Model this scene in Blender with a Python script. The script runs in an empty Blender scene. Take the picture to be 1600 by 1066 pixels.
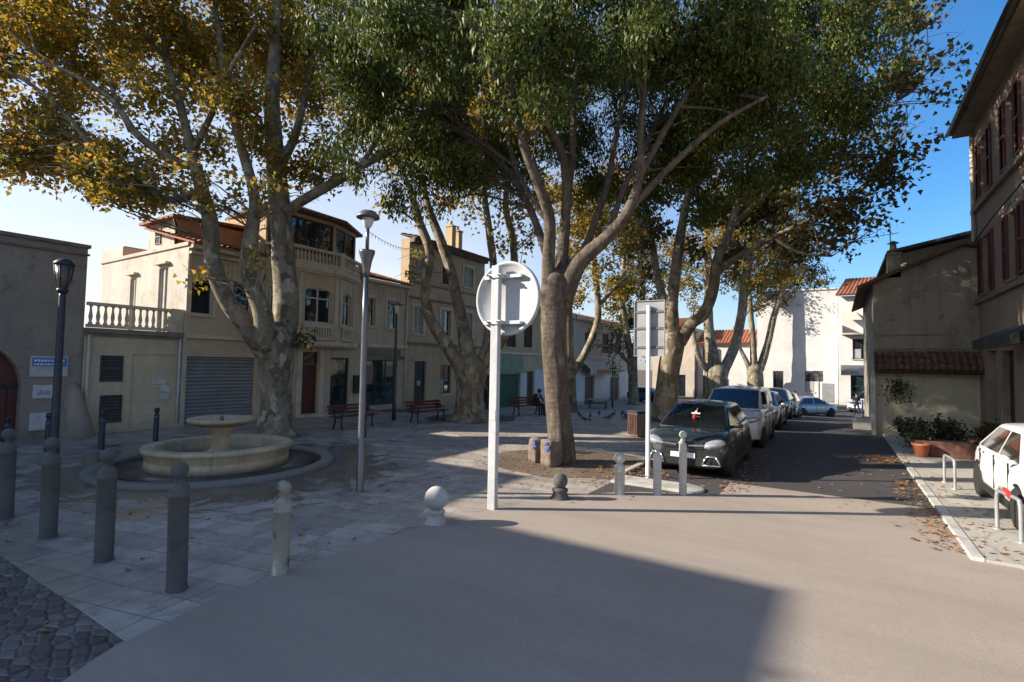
import bpy, bmesh, math, random
import numpy as np
from mathutils import Vector, Matrix, noise as mnoise
random.seed(11)
rng = np.random.default_rng(11)
SC = bpy.context.scene
COL = SC.collection
PI = math.pi
R = math.radians

# ------------------------------------------------------------------ camera geometry
CAM_H, FPX, YAW, PITCH, ROLL = 2.4, 800.0, R(32.4), R(2.6), R(1.0)

def ray(px, py):
    a, b = px - 800.0, 533.0 - py
    c, s = math.cos(ROLL), math.sin(ROLL)
    a, b = a * c - b * s, a * s + b * c
    fw = FPX * math.cos(PITCH) - b * math.sin(PITCH)
    up = FPX * math.sin(PITCH) + b * math.cos(PITCH)
    return Vector((-math.sin(YAW) * fw + math.cos(YAW) * a, math.cos(YAW) * fw + math.sin(YAW) * a, up)), fw

def P(px, py, d):            # point seen at a photo pixel, d metres ahead of the viewer
    r, fw = ray(px, py)
    return Vector((0, 0, CAM_H)) + r * (d / fw)

def zg(x, y):                # the ground: level near the street mouth, falling gently behind
    t = min(1.0, max(0.0, (x + 19) / 16))
    return -min(1.1, max(0.0, (y - (19 + 9 * t)) * 0.065))

def G(px, py):               # point on the ground seen at a photo pixel
    r, fw = ray(px, py)
    z = 0.0
    for _ in range(30):
        t = (z - CAM_H) / r.z
        z = zg(r.x * t, r.y * t)
    return Vector((r.x * t, r.y * t, z))

def fwd(p):
    return -math.sin(YAW) * p[0] + math.cos(YAW) * p[1]

def HX(px, py, X):
    r, fw = ray(px, py)
    return Vector((0, 0, CAM_H)) + r * (X / r.x)

def HY(px, py, Y):
    r, fw = ray(px, py)
    return Vector((0, 0, CAM_H)) + r * (Y / r.y)

cam_d = bpy.data.cameras.new('camera')
cam_d.sensor_width = 36.0
cam_d.lens = FPX / 1600 * 36
cam_d.clip_start, cam_d.clip_end = 0.05, 2000
cam = bpy.data.objects.new('camera', cam_d)
COL.objects.link(cam)
_F = Vector((-math.sin(YAW) * math.cos(PITCH), math.cos(YAW) * math.cos(PITCH), math.sin(PITCH)))
_R0 = Vector((math.cos(YAW), math.sin(YAW), 0))
_U0 = _R0.cross(_F)
_Rt = _R0 * math.cos(ROLL) + _U0 * math.sin(ROLL)
_Up = -_R0 * math.sin(ROLL) + _U0 * math.cos(ROLL)
cam.matrix_world = Matrix(((_Rt.x, _Up.x, -_F.x, 0), (_Rt.y, _Up.y, -_F.y, 0), (_Rt.z, _Up.z, -_F.z, CAM_H), (0, 0, 0, 1)))
SC.camera = cam

# ------------------------------------------------------------------ light
SUN_DIR = Vector((-0.838, -0.545, 0))
SUN_EL = R(24)
sd = Vector((SUN_DIR.x * math.cos(SUN_EL), SUN_DIR.y * math.cos(SUN_EL), math.sin(SUN_EL))).normalized()
sl = bpy.data.lights.new('sun', 'SUN')
sl.energy = SUN_STRENGTH = 5.0
sl.angle = R(0.5)
sl.color = (1.0, 0.91, 0.78)
so = bpy.data.objects.new('sun', sl)
COL.objects.link(so)
so.rotation_euler = sd.to_track_quat('Z', 'Y').to_euler()
so.location = (-30, -20, 40)
W = bpy.data.worlds.new('World')
SC.world = W
W.use_nodes = True
wn, wl = W.node_tree.nodes, W.node_tree.links
for n in list(wn): wn.remove(n)
sky = wn.new('ShaderNodeTexSky')
sky.sky_type = 'NISHITA'
sky.sun_disc = False
sky.sun_elevation = SUN_EL
sky.sun_rotation = math.atan2(SUN_DIR.x, SUN_DIR.y)
sky.air_density, sky.dust_density, sky.ozone_density = 1.0, 1.2, 4.5
sky.altitude = 0
bg = wn.new('ShaderNodeBackground')
bg.inputs[1].default_value = 0.115
wo = wn.new('ShaderNodeOutputWorld')
# thin pale veil of high haze low over the sunward side of the sky
def wnode(t, **kw):
    x = wn.new(t)
    for k, v in kw.items(): setattr(x, k, v)
    return x
tc = wnode('ShaderNodeTexCoord'); sp = wnode('ShaderNodeSeparateXYZ'); wl.new(tc.outputs['Generated'], sp.inputs[0])
nz = wnode('ShaderNodeTexNoise'); mp = wnode('ShaderNodeMapping'); mp.inputs['Scale'].default_value = (1.2, 1.2, 5); wl.new(tc.outputs['Generated'], mp.inputs[0]); wl.new(mp.outputs[0], nz.inputs['Vector'])
nz.inputs['Scale'].default_value = 1.6; nz.inputs['Detail'].default_value = 6
dt = wnode('ShaderNodeVectorMath', operation='DOT_PRODUCT'); wl.new(tc.outputs['Generated'], dt.inputs[0]); dt.inputs[1].default_value = SUN_DIR
m1 = wnode('ShaderNodeMapRange'); wl.new(dt.outputs['Value'], m1.inputs[0]); m1.inputs[1].default_value, m1.inputs[2].default_value, m1.inputs[3].default_value, m1.inputs[4].default_value = -.62, .25, 0.0, .95
m2 = wnode('ShaderNodeMapRange'); wl.new(sp.outputs[2], m2.inputs[0]); m2.inputs[1].default_value, m2.inputs[2].default_value, m2.inputs[3].default_value, m2.inputs[4].default_value = .06, .80, 1.0, 0.0
m3 = wnode('ShaderNodeMapRange'); wl.new(nz.outputs[0], m3.inputs[0]); m3.inputs[1].default_value, m3.inputs[2].default_value, m3.inputs[3].default_value, m3.inputs[4].default_value = .3, .7, .75, 1.1
ml = wnode('ShaderNodeMath', operation='MULTIPLY'); wl.new(m1.outputs[0], ml.inputs[0]); wl.new(m2.outputs[0], ml.inputs[1])
mm = wnode('ShaderNodeMath', operation='MULTIPLY'); wl.new(ml.outputs[0], mm.inputs[0]); wl.new(m3.outputs[0], mm.inputs[1]); mm.use_clamp = True
mxs = wnode('ShaderNodeMix', data_type='RGBA'); wl.new(mm.outputs[0], mxs.inputs[0]); hs_ = wnode('ShaderNodeHueSaturation'); hs_.inputs['Saturation'].default_value = 1.22; wl.new(sky.outputs[0], hs_.inputs['Color']); wl.new(hs_.outputs[0], mxs.inputs[6]); mxs.inputs[7].default_value = (4.5, 4.5, 4.4, 1)
wl.new(mxs.outputs[2], bg.inputs[0])
wl.new(bg.outputs[0], wo.inputs[0])
SC.view_settings.view_transform = 'Standard'
SC.view_settings.look = 'None'
SC.view_settings.exposure = 1.0
SC.view_settings.gamma = 1.0
SC.cycles.max_bounces = 7
SC.cycles.diffuse_bounces = 4
SC.cycles.transmission_bounces = 4
SC.cycles.transparent_max_bounces = 6
SC.cycles.sample_clamp_indirect = 6

# ------------------------------------------------------------------ materials
class NT:
    def __init__(s, name):
        s.m = bpy.data.materials.new(name)
        s.m.use_nodes = True
        s.t = s.m.node_tree
        s.b = s.t.nodes['Principled BSDF']
        s.out = s.t.nodes['Material Output']
        s._co = None
    def n(s, typ, ins=None, **kw):
        x = s.t.nodes.new('ShaderNode' + typ)
        for k, v in kw.items(): setattr(x, k, v)
        for k, v in (ins or {}).items(): s.set(x.inputs[k], v)
        return x
    def set(s, sock, v):
        if hasattr(v, 'links') or isinstance(v, bpy.types.NodeSocket): s.t.links.new(v, sock)
        else:
            if isinstance(v, tuple) and len(v) == 3 and sock.type == 'RGBA': v = v + (1,)
            sock.default_value = v
    def co(s, kind='Object'):
        if s._co is None: s._co = s.n('TexCoord')
        return s._co.outputs[kind]
    def map(s, scale=(1, 1, 1), rot=(0, 0, 0), kind='Object', loc=(0, 0, 0)):
        return s.n('Mapping', {'Vector': s.co(kind), 'Scale': scale, 'Rotation': rot, 'Location': loc}).outputs[0]
    def noise(s, scale, detail=5, rough=.6, vec=None, dist=0):
        return s.n('TexNoise', {'Vector': vec or s.co(), 'Scale': scale, 'Detail': detail, 'Roughness': rough, 'Distortion': dist}).outputs[0]
    def ramp(s, fac, stops, interp='LINEAR'):
        r = s.n('ValToRGB', {'Fac': fac})
        r.color_ramp.interpolation = interp
        e = r.color_ramp.elements
        while len(e) < len(stops): e.new(0.5)
        for i, (p, c) in enumerate(stops):
            e[i].position = p
            e[i].color = (c, c, c, 1) if not isinstance(c, tuple) else (c + (1,))
        return r.outputs[0]
    def mix(s, fac, a, b, mode='MIX'):
        x = s.n('Mix', data_type='RGBA', blend_type=mode)
        s.set(x.inputs[0], fac); s.set(x.inputs[6], a); s.set(x.inputs[7], b)
        return x.outputs[2]
    def math(s, op, a, b=0.0):
        x = s.n('Math', operation=op)
        s.set(x.inputs[0], a); s.set(x.inputs[1], b)
        return x.outputs[0]
    def bump(s, h, strength=.3, dist=.02):
        bnode = s.n('Bump', {'Height': h, 'Strength': strength, 'Distance': dist})
        s.t.links.new(bnode.outputs[0], s.b.inputs['Normal'])
    def base(s, c, rough=.8, metal=0.0, spec=.4):
        s.set(s.b.inputs['Base Color'], c); s.set(s.b.inputs['Roughness'], rough)
        s.set(s.b.inputs['Metallic'], metal); s.set(s.b.inputs['Specular IOR Level'], spec)
        return s.m

def mul(c, k): return tuple(min(1, x * k) for x in c)

def plain(name, c, rough=.6, metal=0.0, spec=.4, var=.15, scale=6, bump=0.0):
    t = NT(name)
    f = t.noise(scale, 4)
    col = t.mix(t.ramp(f, [(.3, 0.0), (.7, 1.0)]), mul(c, 1 - var), mul(c, 1 + var))
    if bump: t.bump(t.noise(scale * 8, 3), bump, .01)
    return t.base(col, rough, metal, spec)

def stucco(name, c, stain=.55, streak=.5, stain_col=None, scale=1.0):
    t = NT(name)
    big = t.noise(.55 * scale, 6, .65)
    fine = t.noise(9 * scale, 5, .7)
    col = t.mix(t.ramp(big, [(.32, 0.0), (.68, 1.0)]), mul(c, .8), mul(c, 1.12))
    sc = stain_col or mul(c, .42)
    strk = t.noise(1.0, 5, .65, vec=t.map((3.0, 3.0, .35)))
    col = t.mix(t.math('MULTIPLY', t.ramp(strk, [(.5, 0.0), (.78, 1.0)]), streak), col, sc)
    blot = t.noise(1.6 * scale, 7, .72, vec=t.map((1, 1, 1), loc=(7, 3, 1)))
    col = t.mix(t.math('MULTIPLY', t.ramp(blot, [(.54, 0.0), (.66, 1.0)]), stain), col, sc)
    z = t.n('SeparateXYZ', {0: t.co()}).outputs[2]
    low = t.ramp(t.math('ADD', z, t.math('MULTIPLY', t.noise(3, 4), .9)), [(.35, 1.0), (.95, 0.0)])
    col = t.mix(t.math('MULTIPLY', low, .55), col, mul(c, .45))
    col = t.mix(.18, col, t.ramp(fine, [(.3, mul(c, .4)), (.7, mul(c, 1.3))]))
    t.bump(t.noise(30, 4, .7), .25, .01)
    return t.base(col, .92, 0, .2)

def leafmat(name, stops, rough=.5, trans=.35, spec=.4):
    t = NT(name)
    g = t.n('NewGeometry')
    col = t.ramp(g.outputs['Random Per Island'], stops)
    t.base(col, rough, 0, spec)
    tr = t.n('BsdfTranslucent', {'Color': t.mix(1.0, col, (1.0, .92, .55), 'MULTIPLY')})
    mx = t.n('MixShader', {0: trans, 1: t.b.outputs[0], 2: tr.outputs[0]})
    t.t.links.new(mx.outputs[0], t.out.inputs[0])
    return t.m

def paving_mat():
    t = NT('limestone_slabs')
    v = t.map((1, 1, 1), rot=(0, 0, R(-14)))
    wob = t.n('VectorMath', {0: v, 1: t.n('VectorMath', {0: t.n('TexNoise', {'Vector': v, 'Scale': .6}).outputs[1], 1: (.10, .10, 0)}, operation='MULTIPLY').outputs[0]}, operation='ADD').outputs[0]
    b1 = t.n('TexBrick', {'Vector': wob, 'Scale': 1.0, 'Mortar Size': .009, 'Mortar Smooth': .5, 'Brick Width': .86, 'Row Height': .40, 'Color1': (.0, .0, .0), 'Color2': (1, 1, 1), 'Mortar': (0, 0, 0), 'Bias': 0.0}, offset=.37, squash=1.35, squash_frequency=3)
    slab = t.ramp(b1.outputs[0], [(0, (.29, .235, .18)), (.35, (.385, .32, .255)), (.7, (.45, .385, .315)), (.95, (.51, .445, .365)), (1, (.48, .36, .23))])
    dirt = t.noise(1.3, 7, .7)
    col = t.mix(t.ramp(dirt, [(.42, 0.0), (.72, .75)]), slab, (.14, .125, .115))
    spk = t.noise(22, 5, .75)
    col = t.mix(.25, col, t.ramp(spk, [(.3, (.12, .11, .10)), (.7, (.5, .48, .46))]))
    jn = t.ramp(t.noise(1.1, 5, .7), [(.35, .25), (.7, .8)])
    col = t.mix(t.math('MULTIPLY', b1.outputs[1], jn), col, (.075, .06, .048))
    bl = t.ramp(t.noise(2.6, 7, .75, dist=.6), [(.5, 0.0), (.66, .5)])
    col = t.mix(bl, col, (.15, .12, .09))
    # wet ground spilling from the fountain
    p = t.n('VectorMath', {0: t.co(), 1: FOUNTAIN}, operation='SUBTRACT').outputs[0]
    p = t.n('VectorMath', {0: p, 1: (.205, .25, 0)}, operation='MULTIPLY').outputs[0]
    ln = t.n('VectorMath', {0: p}, operation='LENGTH').outputs['Value']
    w = t.math('ADD', ln, t.math('MULTIPLY', t.math('SUBTRACT', t.noise(1.1, 6, .7, dist=1.2), .5), 1.9))
    wet = t.ramp(w, [(.78, 1.0), (1.0, 0.0)])
    x, y, z = (t.n('SeparateXYZ', {0: t.co()}).outputs[i] for i in range(3))
    edge = t.math('ADD', y, t.math('MULTIPLY', t.noise(.9, 4), 1.6))
    wet2 = t.ramp(t.math('DIVIDE', edge, 10.0), [(.30, 1.0), (.37, 0.0)])
    wet2 = t.math('MULTIPLY', wet2, t.ramp(t.math('DIVIDE', x, -10.0), [(.55, 0.0), (.66, 1.0)]))
    wm = t.math('MAXIMUM', wet, t.math('MULTIPLY', wet2, .5))
    col = t.mix(t.math('MULTIPLY', wm, .7), col, (.062, .05, .034))
    rough = t.math('SUBTRACT', .78, t.math('MULTIPLY', wm, .58))
    h = t.math('ADD', t.math('MULTIPLY', b1.outputs[1], -.8), t.math('MULTIPLY', t.noise(25, 5), .25))
    t.bump(h, .45, .012)
    return t.base(col, rough, 0, .5)

def cobble_mat():
    t = NT('dark_setts')
    v = t.map((6.2, 9.0, 6), rot=(0, 0, R(28)))
    v = t.n('VectorMath', {0: v, 1: t.n('VectorMath', {0: t.n('TexNoise', {'Vector': t.co(), 'Scale': 1.4, 'Detail': 3}).outputs[1], 1: (.8, .8, 0)}, operation='MULTIPLY').outputs[0]}, operation='ADD').outputs[0]
    a = t.n('TexVoronoi', {'Vector': v, 'Scale': 1.0, 'Randomness': .55}, voronoi_dimensions='2D')
    e = t.n('TexVoronoi', {'Vector': v, 'Scale': 1.0, 'Randomness': .55}, voronoi_dimensions='2D', feature='DISTANCE_TO_EDGE').outputs[0]
    g = t.n('RGBToBW', {0: a.outputs[1]}).outputs[0]
    col = t.ramp(g, [(.15, (.05, .043, .045)), (.5, (.095, .084, .086)), (.85, (.165, .15, .145))])
    col = t.mix(t.ramp(t.noise(.7, 6, .7), [(.4, 0.0), (.7, .7)]), col, (.055, .048, .05))
    m = t.ramp(e, [(.03, 1.0), (.10, 0.0)])
    col = t.mix(t.math('MULTIPLY', m, .85), col, t.ramp(t.noise(2.2, 5), [(.42, (.035, .03, .03)), (.62, (.22, .2, .18))]))
    h = t.math('ADD', t.ramp(e, [(.0, 0.0), (.22, 1.0)]), t.math('MULTIPLY', t.noise(18, 4), .35))
    t.bump(h, .8, .02)
    return t.base(col, t.ramp(t.noise(2, 4), [(.3, .3), (.7, .65)]), 0, .5)

def asphalt(name, c, var=.25, fine=.35, cracks=True):
    t = NT(name)
    big = t.noise(.35, 6, .65)
    col = t.mix(t.ramp(big, [(.3, 0.0), (.7, 1.0)]), mul(c, 1 - var), mul(c, 1 + var))
    f = t.n('TexVoronoi', {'Vector': t.co(), 'Scale': 85.0}).outputs[1]
    fg = t.n('RGBToBW', {0: f}).outputs[0]
    col = t.mix(fine, col, t.ramp(fg, [(.15, mul(c, .45)), (.85, mul(c, 1.7))]))
    if cracks == 'faint':
        tr = t.noise(.5, 4, .6, vec=t.map((.35, 2.2, 1), rot=(0, 0, R(35))))
        col = t.mix(t.ramp(tr, [(.42, 0.0), (.7, .5)]), col, mul(c, .72))
        pt = t.ramp(t.noise(1.7, 6, .7), [(.62, 0.0), (.72, .3)])
        col = t.mix(pt, col, mul(c, .55))
    elif cracks:
        v = t.n('TexVoronoi', {'Vector': t.n('VectorMath', {0: t.co(), 1: t.n('TexNoise', {'Scale': 1.2, 'Detail': 6, 'Vector': t.co()}).outputs[1]}, operation='ADD').outputs[0], 'Scale': .35}, feature='DISTANCE_TO_EDGE').outputs[0]
        col = t.mix(t.math('MULTIPLY', t.ramp(v, [(.0, 1.0), (.007, 0.0)]), .6), col, mul(c, .35))
        pt = t.ramp(t.noise(.9, 3, .5, vec=t.map((1, .3, 1))), [(.6, 0.0), (.63, .35)])
        col = t.mix(pt, col, mul(c, .7))
    t.bump(t.noise(120, 3, .7), .35, .006)
    return t.base(col, .88, 0, .3)

def bark_plane():
    t = NT('plane_bark')
    w = t.n('VectorMath', {0: t.map((1, 1, .55)), 1: t.n('VectorMath', {0: t.n('TexNoise', {'Vector': t.co(), 'Scale': 3.0, 'Detail': 4}).outputs[1], 1: (.35, .35, .35)}, operation='MULTIPLY').outputs[0]}, operation='ADD').outputs[0]
    vo = t.n('TexVoronoi', {'Vector': w, 'Scale': 5.5}).outputs[1]
    g = t.n('RGBToBW', {0: vo}).outputs[0]
    col = t.ramp(g, [(.2, (.13, .105, .07)), (.4, (.23, .19, .13)), (.55, (.33, .28, .20)), (.72, (.18, .15, .10)), (.85, (.44, .38, .29))])
    col = t.mix(t.ramp(t.noise(7, 6, .7), [(.4, 0.0), (.65, .6)]), col, (.12, .095, .06))
    t.bump(t.math('ADD', g, t.noise(20, 4)), .5, .02)
    return t.base(col, .85, 0, .25)

def bark_smooth():
    t = NT('smooth_brown_bark')
    st = t.noise(2.2, 8, .7, vec=t.map((2.6, 2.6, .9)), dist=.8)
    col = t.ramp(st, [(.3, (.045, .034, .026)), (.45, (.10, .076, .056)), (.56, (.145, .115, .088)), (.72, (.24, .205, .165))])
    col = t.mix(t.ramp(t.noise(1.7, 6, .75), [(.5, 0.0), (.64, .65)]), col, (.07, .055, .042))
    col = t.mix(t.ramp(t.noise(9, 5, .7), [(.55, 0.0), (.68, .5)]), col, (.22, .20, .165))
    rg = t.n('TexWave', {'Vector': t.map((1, 1, 1)), 'Scale': 2.6, 'Distortion': 6.0, 'Detail': 4.0}, bands_direction='Z').outputs[1]
    t.bump(t.math('ADD', t.noise(3.0, 7, .75, vec=t.map((6, 6, 1.8))), t.math('MULTIPLY', rg, .15)), .9, .035)
    return t.base(col, .85, 0, .25)

FOUNTAIN = (-11.96, 6.45, 0.0)
M = {}
M['paving'] = paving_mat()
M['cobble'] = cobble_mat()
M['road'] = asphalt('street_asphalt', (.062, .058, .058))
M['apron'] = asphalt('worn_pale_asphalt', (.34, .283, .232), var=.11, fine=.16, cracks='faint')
M['pavement'] = asphalt('concrete_pavement', (.40, .375, .32), var=.15, fine=.25)
M['kerb'] = plain('kerb_stone', (.42, .40, .36), .8, scale=3, var=.25, bump=.3)
def soil_mat():
    t = NT('packed_soil')
    a = t.noise(.8, 7, .7); b = t.noise(14, 6, .75)
    col = t.mix(t.ramp(a, [(.35, 0.0), (.65, 1.0)]), (.105, .075, .052), (.21, .165, .125))
    col = t.mix(.35, col, t.ramp(b, [(.35, (.05, .035, .025)), (.7, (.28, .22, .17))]))
    t.bump(b, .6, .03)
    return t.base(col, .95, 0, .15)
M['soil'] = soil_mat()
M['bark'] = bark_plane()
M['bark3'] = bark_smooth()
M['leaf_gold'] = leafmat('autumn_plane_leaves', [(0, (.11, .125, .028)), (.35, (.25, .235, .045)), (.62, (.42, .32, .06)), (.88, (.49, .27, .055)), (1, (.33, .13, .03))], .6, .58)
M['leaf_olive'] = leafmat('olive_plane_leaves', [(0, (.035, .05, .014)), (.4, (.07, .08, .02)), (.7, (.14, .11, .028)), (.9, (.22, .12, .03)), (1, (.2, .075, .025))], .6, .4)
M['leaf_dark'] = leafmat('dark_plane_leaves', [(0, (.04, .055, .014)), (.45, (.085, .09, .022)), (.75, (.16, .12, .03)), (1, (.25, .12, .035))], .55, .3)
M['leaf_green'] = leafmat('glossy_green_leaves', [(0, (.040, .064, .014)), (.5, (.085, .122, .024)), (.9, (.15, .19, .035)), (.96, (.2, .175, .035)), (1, (.28, .2, .04))], .52, .3, .32)
M['leaf_shrub'] = leafmat('shrub_leaves', [(0, (.02, .03, .014)), (.6, (.05, .07, .03)), (1, (.12, .13, .07))], .5, .25)
M['leaf_fallen'] = leafmat('fallen_leaf', [(0, (.16, .06, .022)), (.5, (.28, .12, .04)), (1, (.34, .22, .1))], .8, .1)
M['left_wall'] = stucco('grey_brown_render', (0.315, 0.254, 0.204), .6, .5)
M['cream'] = stucco('cream_render', (0.549, 0.456, 0.313), .22, .25)
M['facade1'] = stucco('ochre_grey_render', (0.532, 0.433, 0.298), .35, .35)
M['facade2'] = stucco('dusty_ochre_render', (0.494, 0.378, 0.239), .45, .4)
M['facade3'] = stucco('warm_ochre_render', (0.526, 0.389, 0.229), .3, .3)
M['facade4'] = stucco('grey_beige_render', (0.492, 0.425, 0.346), .35, .3)
M['pink'] = stucco('pinkish_render', (.40, .29, .22), .3, .3)
M['white_wall'] = stucco('white_render', (.60, .585, .565), .08, .12, (.5, .47, .44))
M['sun_wall'] = stucco('pale_side_render', (.56, .51, .45), .6, .6, (.3, .24, .17))
M['orange_wall'] = stucco('orange_render', (.60, .33, .19), .2, .2)
M['stone'] = stucco('old_grey_render', (0.300, 0.269, 0.213), .55, .7, (.075, .07, .06))
M['rt_wall'] = stucco('brown_plaster', (0.322, 0.248, 0.189), .45, .5, (.10, .075, .055))
M['pale_base'] = stucco('yellowed_render', (0.529, 0.471, 0.345), .35, .3)
M['trim'] = plain('stone_trim', (.54, .46, .345), .85, var=.2, scale=2, bump=.2)
M['trim_dark'] = plain('weathered_trim', (.20, .165, .12), .9, var=.3, scale=3, bump=.3)
M['white'] = plain('white_paint', (.74, .74, .73), .5, var=.05)
M['white_dirty'] = stucco('weathered_white_paint', (.52, .50, .465), .25, .35, (.27, .25, .21), 3.0)
M['galv'] = plain('galvanised_metal', (.52, .54, .56), .38, .55, var=.12, scale=8)
M['grey_metal'] = plain('grey_painted_metal', (.135, .13, .125), .5, .3, var=.15, scale=9)
M['silver'] = plain('brushed_silver_paint', (.15, .15, .155), .30, .6, var=.1)
M['dark_metal'] = plain('dark_painted_metal', (.035, .036, .045), .45, .2, var=.2)
M['black'] = plain('black_plastic', (.015, .015, .016), .5)
M['rubber'] = plain('tyre_rubber', (.02, .02, .02), .85)
M['shutter_grey'] = plain('grey_roller_metal', (.27, .28, .29), .5, .3, var=.15, scale=2)
M['shutter_green'] = plain('green_roller_metal', (.035, .115, .075), .55, .1, var=.2, scale=2)
M['green_fascia'] = plain('faded_green_panel', (.20, .27, .17), .7, var=.2, scale=2)
M['vent'] = plain('dark_vent_metal', (.075, .07, .068), .6, .2, var=.2)
M['red_wood'] = plain('dark_red_door_paint', (.10, .022, .016), .5, var=.25)
M['brown_wood'] = plain('brown_shutter_paint', (.085, .035, .022), .65, var=.3, scale=8)
M['red_shutter'] = plain('faded_red_shutter_paint', (.11, .034, .03), .65, var=.3, scale=6)
M['grey_shutter'] = plain('pale_shutter_paint', (.42, .38, .31), .7, var=.15, scale=6)
M['bench_wood'] = plain('red_brown_bench_slats', (.115, .04, .028), .55, var=.3, scale=10)
M['tile'] = plain('terracotta_tiles', (.30, .105, .05), .85, var=.4, scale=5, bump=.3)
M['tile_dark'] = plain('weathered_tiles', (.125, .07, .05), .9, var=.5, scale=6, bump=.4)
M['slate'] = plain('dark_roof_sheet', (.06, .062, .07), .7, var=.3, scale=3)
M['terracotta'] = plain('terracotta_pot', (.40, .13, .06), .8, var=.2)
M['brick'] = plain('reddish_planter_brick', (.16, .075, .055), .9, var=.35, scale=9, bump=.4)
def fountain_stone():
    t = NT('yellow_fountain_stone')
    c = (.54, .42, .27)
    col = t.mix(t.ramp(t.noise(1.2, 6, .7), [(.35, 0.0), (.65, 1.0)]), mul(c, .72), mul(c, 1.1))
    col = t.mix(t.math('MULTIPLY', t.ramp(t.noise(1.0, 6, .7, vec=t.map((5, 5, .6))), [(.5, 0.0), (.7, 1.0)]), .55), col, (.20, .17, .115))
    col = t.mix(t.math('MULTIPLY', t.ramp(t.noise(7, 6, .75), [(.52, 0.0), (.68, 1.0)]), .4), col, (.30, .26, .19))
    sp = t.n('SeparateXYZ', {0: t.co()})
    an = t.math('ARCTAN2', sp.outputs[1], sp.outputs[0])
    fr_ = t.math('ABSOLUTE', t.math('SUBTRACT', t.math('FRACT', t.math('MULTIPLY', an, 16 / (2 * PI))), .5))
    j = t.ramp(fr_, [(.0, 1.0), (.012, 0.0)])
    col = t.mix(t.math('MULTIPLY', j, .75), col, (.12, .10, .07))
    z = t.ramp(t.math('ADD', sp.outputs[2], t.math('MULTIPLY', t.noise(3, 4), .3)), [(.2, 1.0), (.36, 0.0)])
    col = t.mix(t.math('MULTIPLY', z, .5), col, (.16, .15, .09))
    t.bump(t.math('SUBTRACT', t.noise(22, 5, .7), j), .4, .012)
    return t.base(col, .85, 0, .3)
M['fount'] = fountain_stone()
M['fount_kerb'] = stucco('grey_fountain_kerb', (.27, .24, .20), .4, .2)
def glass(name, c=(.012, .014, .018), rough=.04, spec=.8):
    t = NT(name)
    f = t.noise(.9, 2)
    t.set(t.b.inputs['Coat Weight'], .6)
    return t.base(t.mix(t.ramp(f, [(.35, 0.0), (.65, 1.0)]), mul(c, .6), mul(c, 1.5)), rough, 0, spec)
M['glass'] = glass('window_glass')
M['glass_teal'] = glass('shop_glass', (.012, .026, .026))
M['car_glass'] = glass('car_glass', (.008, .010, .011), .03, .6)
def paint(name, c, rough=.28, metal=.0, flake=.1):
    t = NT(name)
    t.set(t.b.inputs['Coat Weight'], .7); t.set(t.b.inputs['Coat Roughness'], .06)
    d = t.noise(3.5, 5, .65)
    return t.base(t.mix(t.ramp(d, [(.35, 0.0), (.75, 1.0)]), mul(c, 1 - flake), mul(c, 1 + flake)), t.ramp(d, [(.3, rough), (.8, rough + .2)]), metal, .5)
M['paint_dark'] = paint('dark_green_grey_car_paint', (.022, .032, .032), .25, .3)
M['paint_white'] = paint('white_car_paint', (.72, .72, .71))
M['paint_vanwhite'] = paint('off_white_van_paint', (.50, .51, .52))
M['paint_silver'] = paint('silver_car_paint', (.35, .37, .39), .3, .5)
M['paint_black'] = paint('black_car_paint', (.015, .016, .018))
M['paint_blue'] = paint('blue_car_paint', (.03, .07, .16))
M['paint_paleblue'] = paint('pale_blue_van_paint', (.42, .47, .58), .3, .2)
M['chrome'] = plain('bright_trim', (.75, .75, .76), .18, .9, var=.03)
M['lens'] = plain('headlamp_lens', (.42, .43, .44), .12, .35, spec=.8, var=.35, scale=22)
M['lens_red'] = plain('tail_lamp_lens', (.25, .012, .01), .2, 0, .7)
M['milk'] = plain('frosted_lamp_glass', (.62, .60, .54), .35, var=.05)
M['lantern_glass'] = plain('smoked_lantern_glass', (.10, .085, .062), .25, var=.1)
M['skin'] = plain('skin', (.42, .26, .19), .6)
M['hair'] = plain('dark_hair', (.02, .015, .012), .6)
M['cloth_dark'] = plain('dark_cloth', (.018, .018, .022), .9, var=.3)
M['cloth_blue'] = plain('navy_trousers', (.02, .026, .045), .9, var=.3)
M['cloth_grey'] = plain('grey_cloth', (.13, .13, .14), .9, var=.2)
M['red'] = plain('red_cloth', (.45, .03, .025), .8)
M['bird'] = plain('slate_grey_feathers', (.055, .056, .066), .7, var=.4, scale=30)
M['sign_blue'] = plain('blue_print', (.06, .17, .42), .5)
M['sign_grey'] = plain('grey_print', (.32, .33, .38), .6)
M['paper'] = plain('poster_paper', (.55, .52, .50), .8)
M['awning_grey'] = plain('grey_awning_cloth', (.09, .095, .11), .8)
M['awning_green'] = plain('dark_green_awning_cloth', (.018, .024, .02), .75)
M['awning_pale'] = plain('pale_awning_cloth', (.50, .44, .36), .8)
M['water'] = glass('fountain_water', (.03, .028, .02), .06, .6)
def graffiti():
    t = NT('painted_block_stone')
    c = t.ramp(t.noise(6, 6, .7), [(.3, (.10, .07, .052)), (.7, (.24, .175, .14))])
    c = t.mix(t.ramp(t.noise(5, 3, .6, vec=t.map(loc=(3, 1, 2))), [(.60, 0.0), (.66, .8)]), c, (.30, .09, .04))
    t.bump(t.noise(16, 5), .5, .03)
    return t.base(c, .9)
M['bollard_grey'] = stucco('scuffed_grey_bollard_paint', (.135, .128, .12), .45, .5, (.05, .045, .04), 4.0)
M['wet_stone'] = plain('wet_dark_stone', (.085, .07, .055), .25, var=.3, scale=3)
M['graffiti'] = graffiti()
M['sign_white'] = stucco('weathered_white_sign', (.55, .55, .545), .12, .25, (.42, .41, .39))
M['curtain'] = plain('net_curtain', (.34, .34, .33), .7, var=.25, scale=12)
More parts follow.
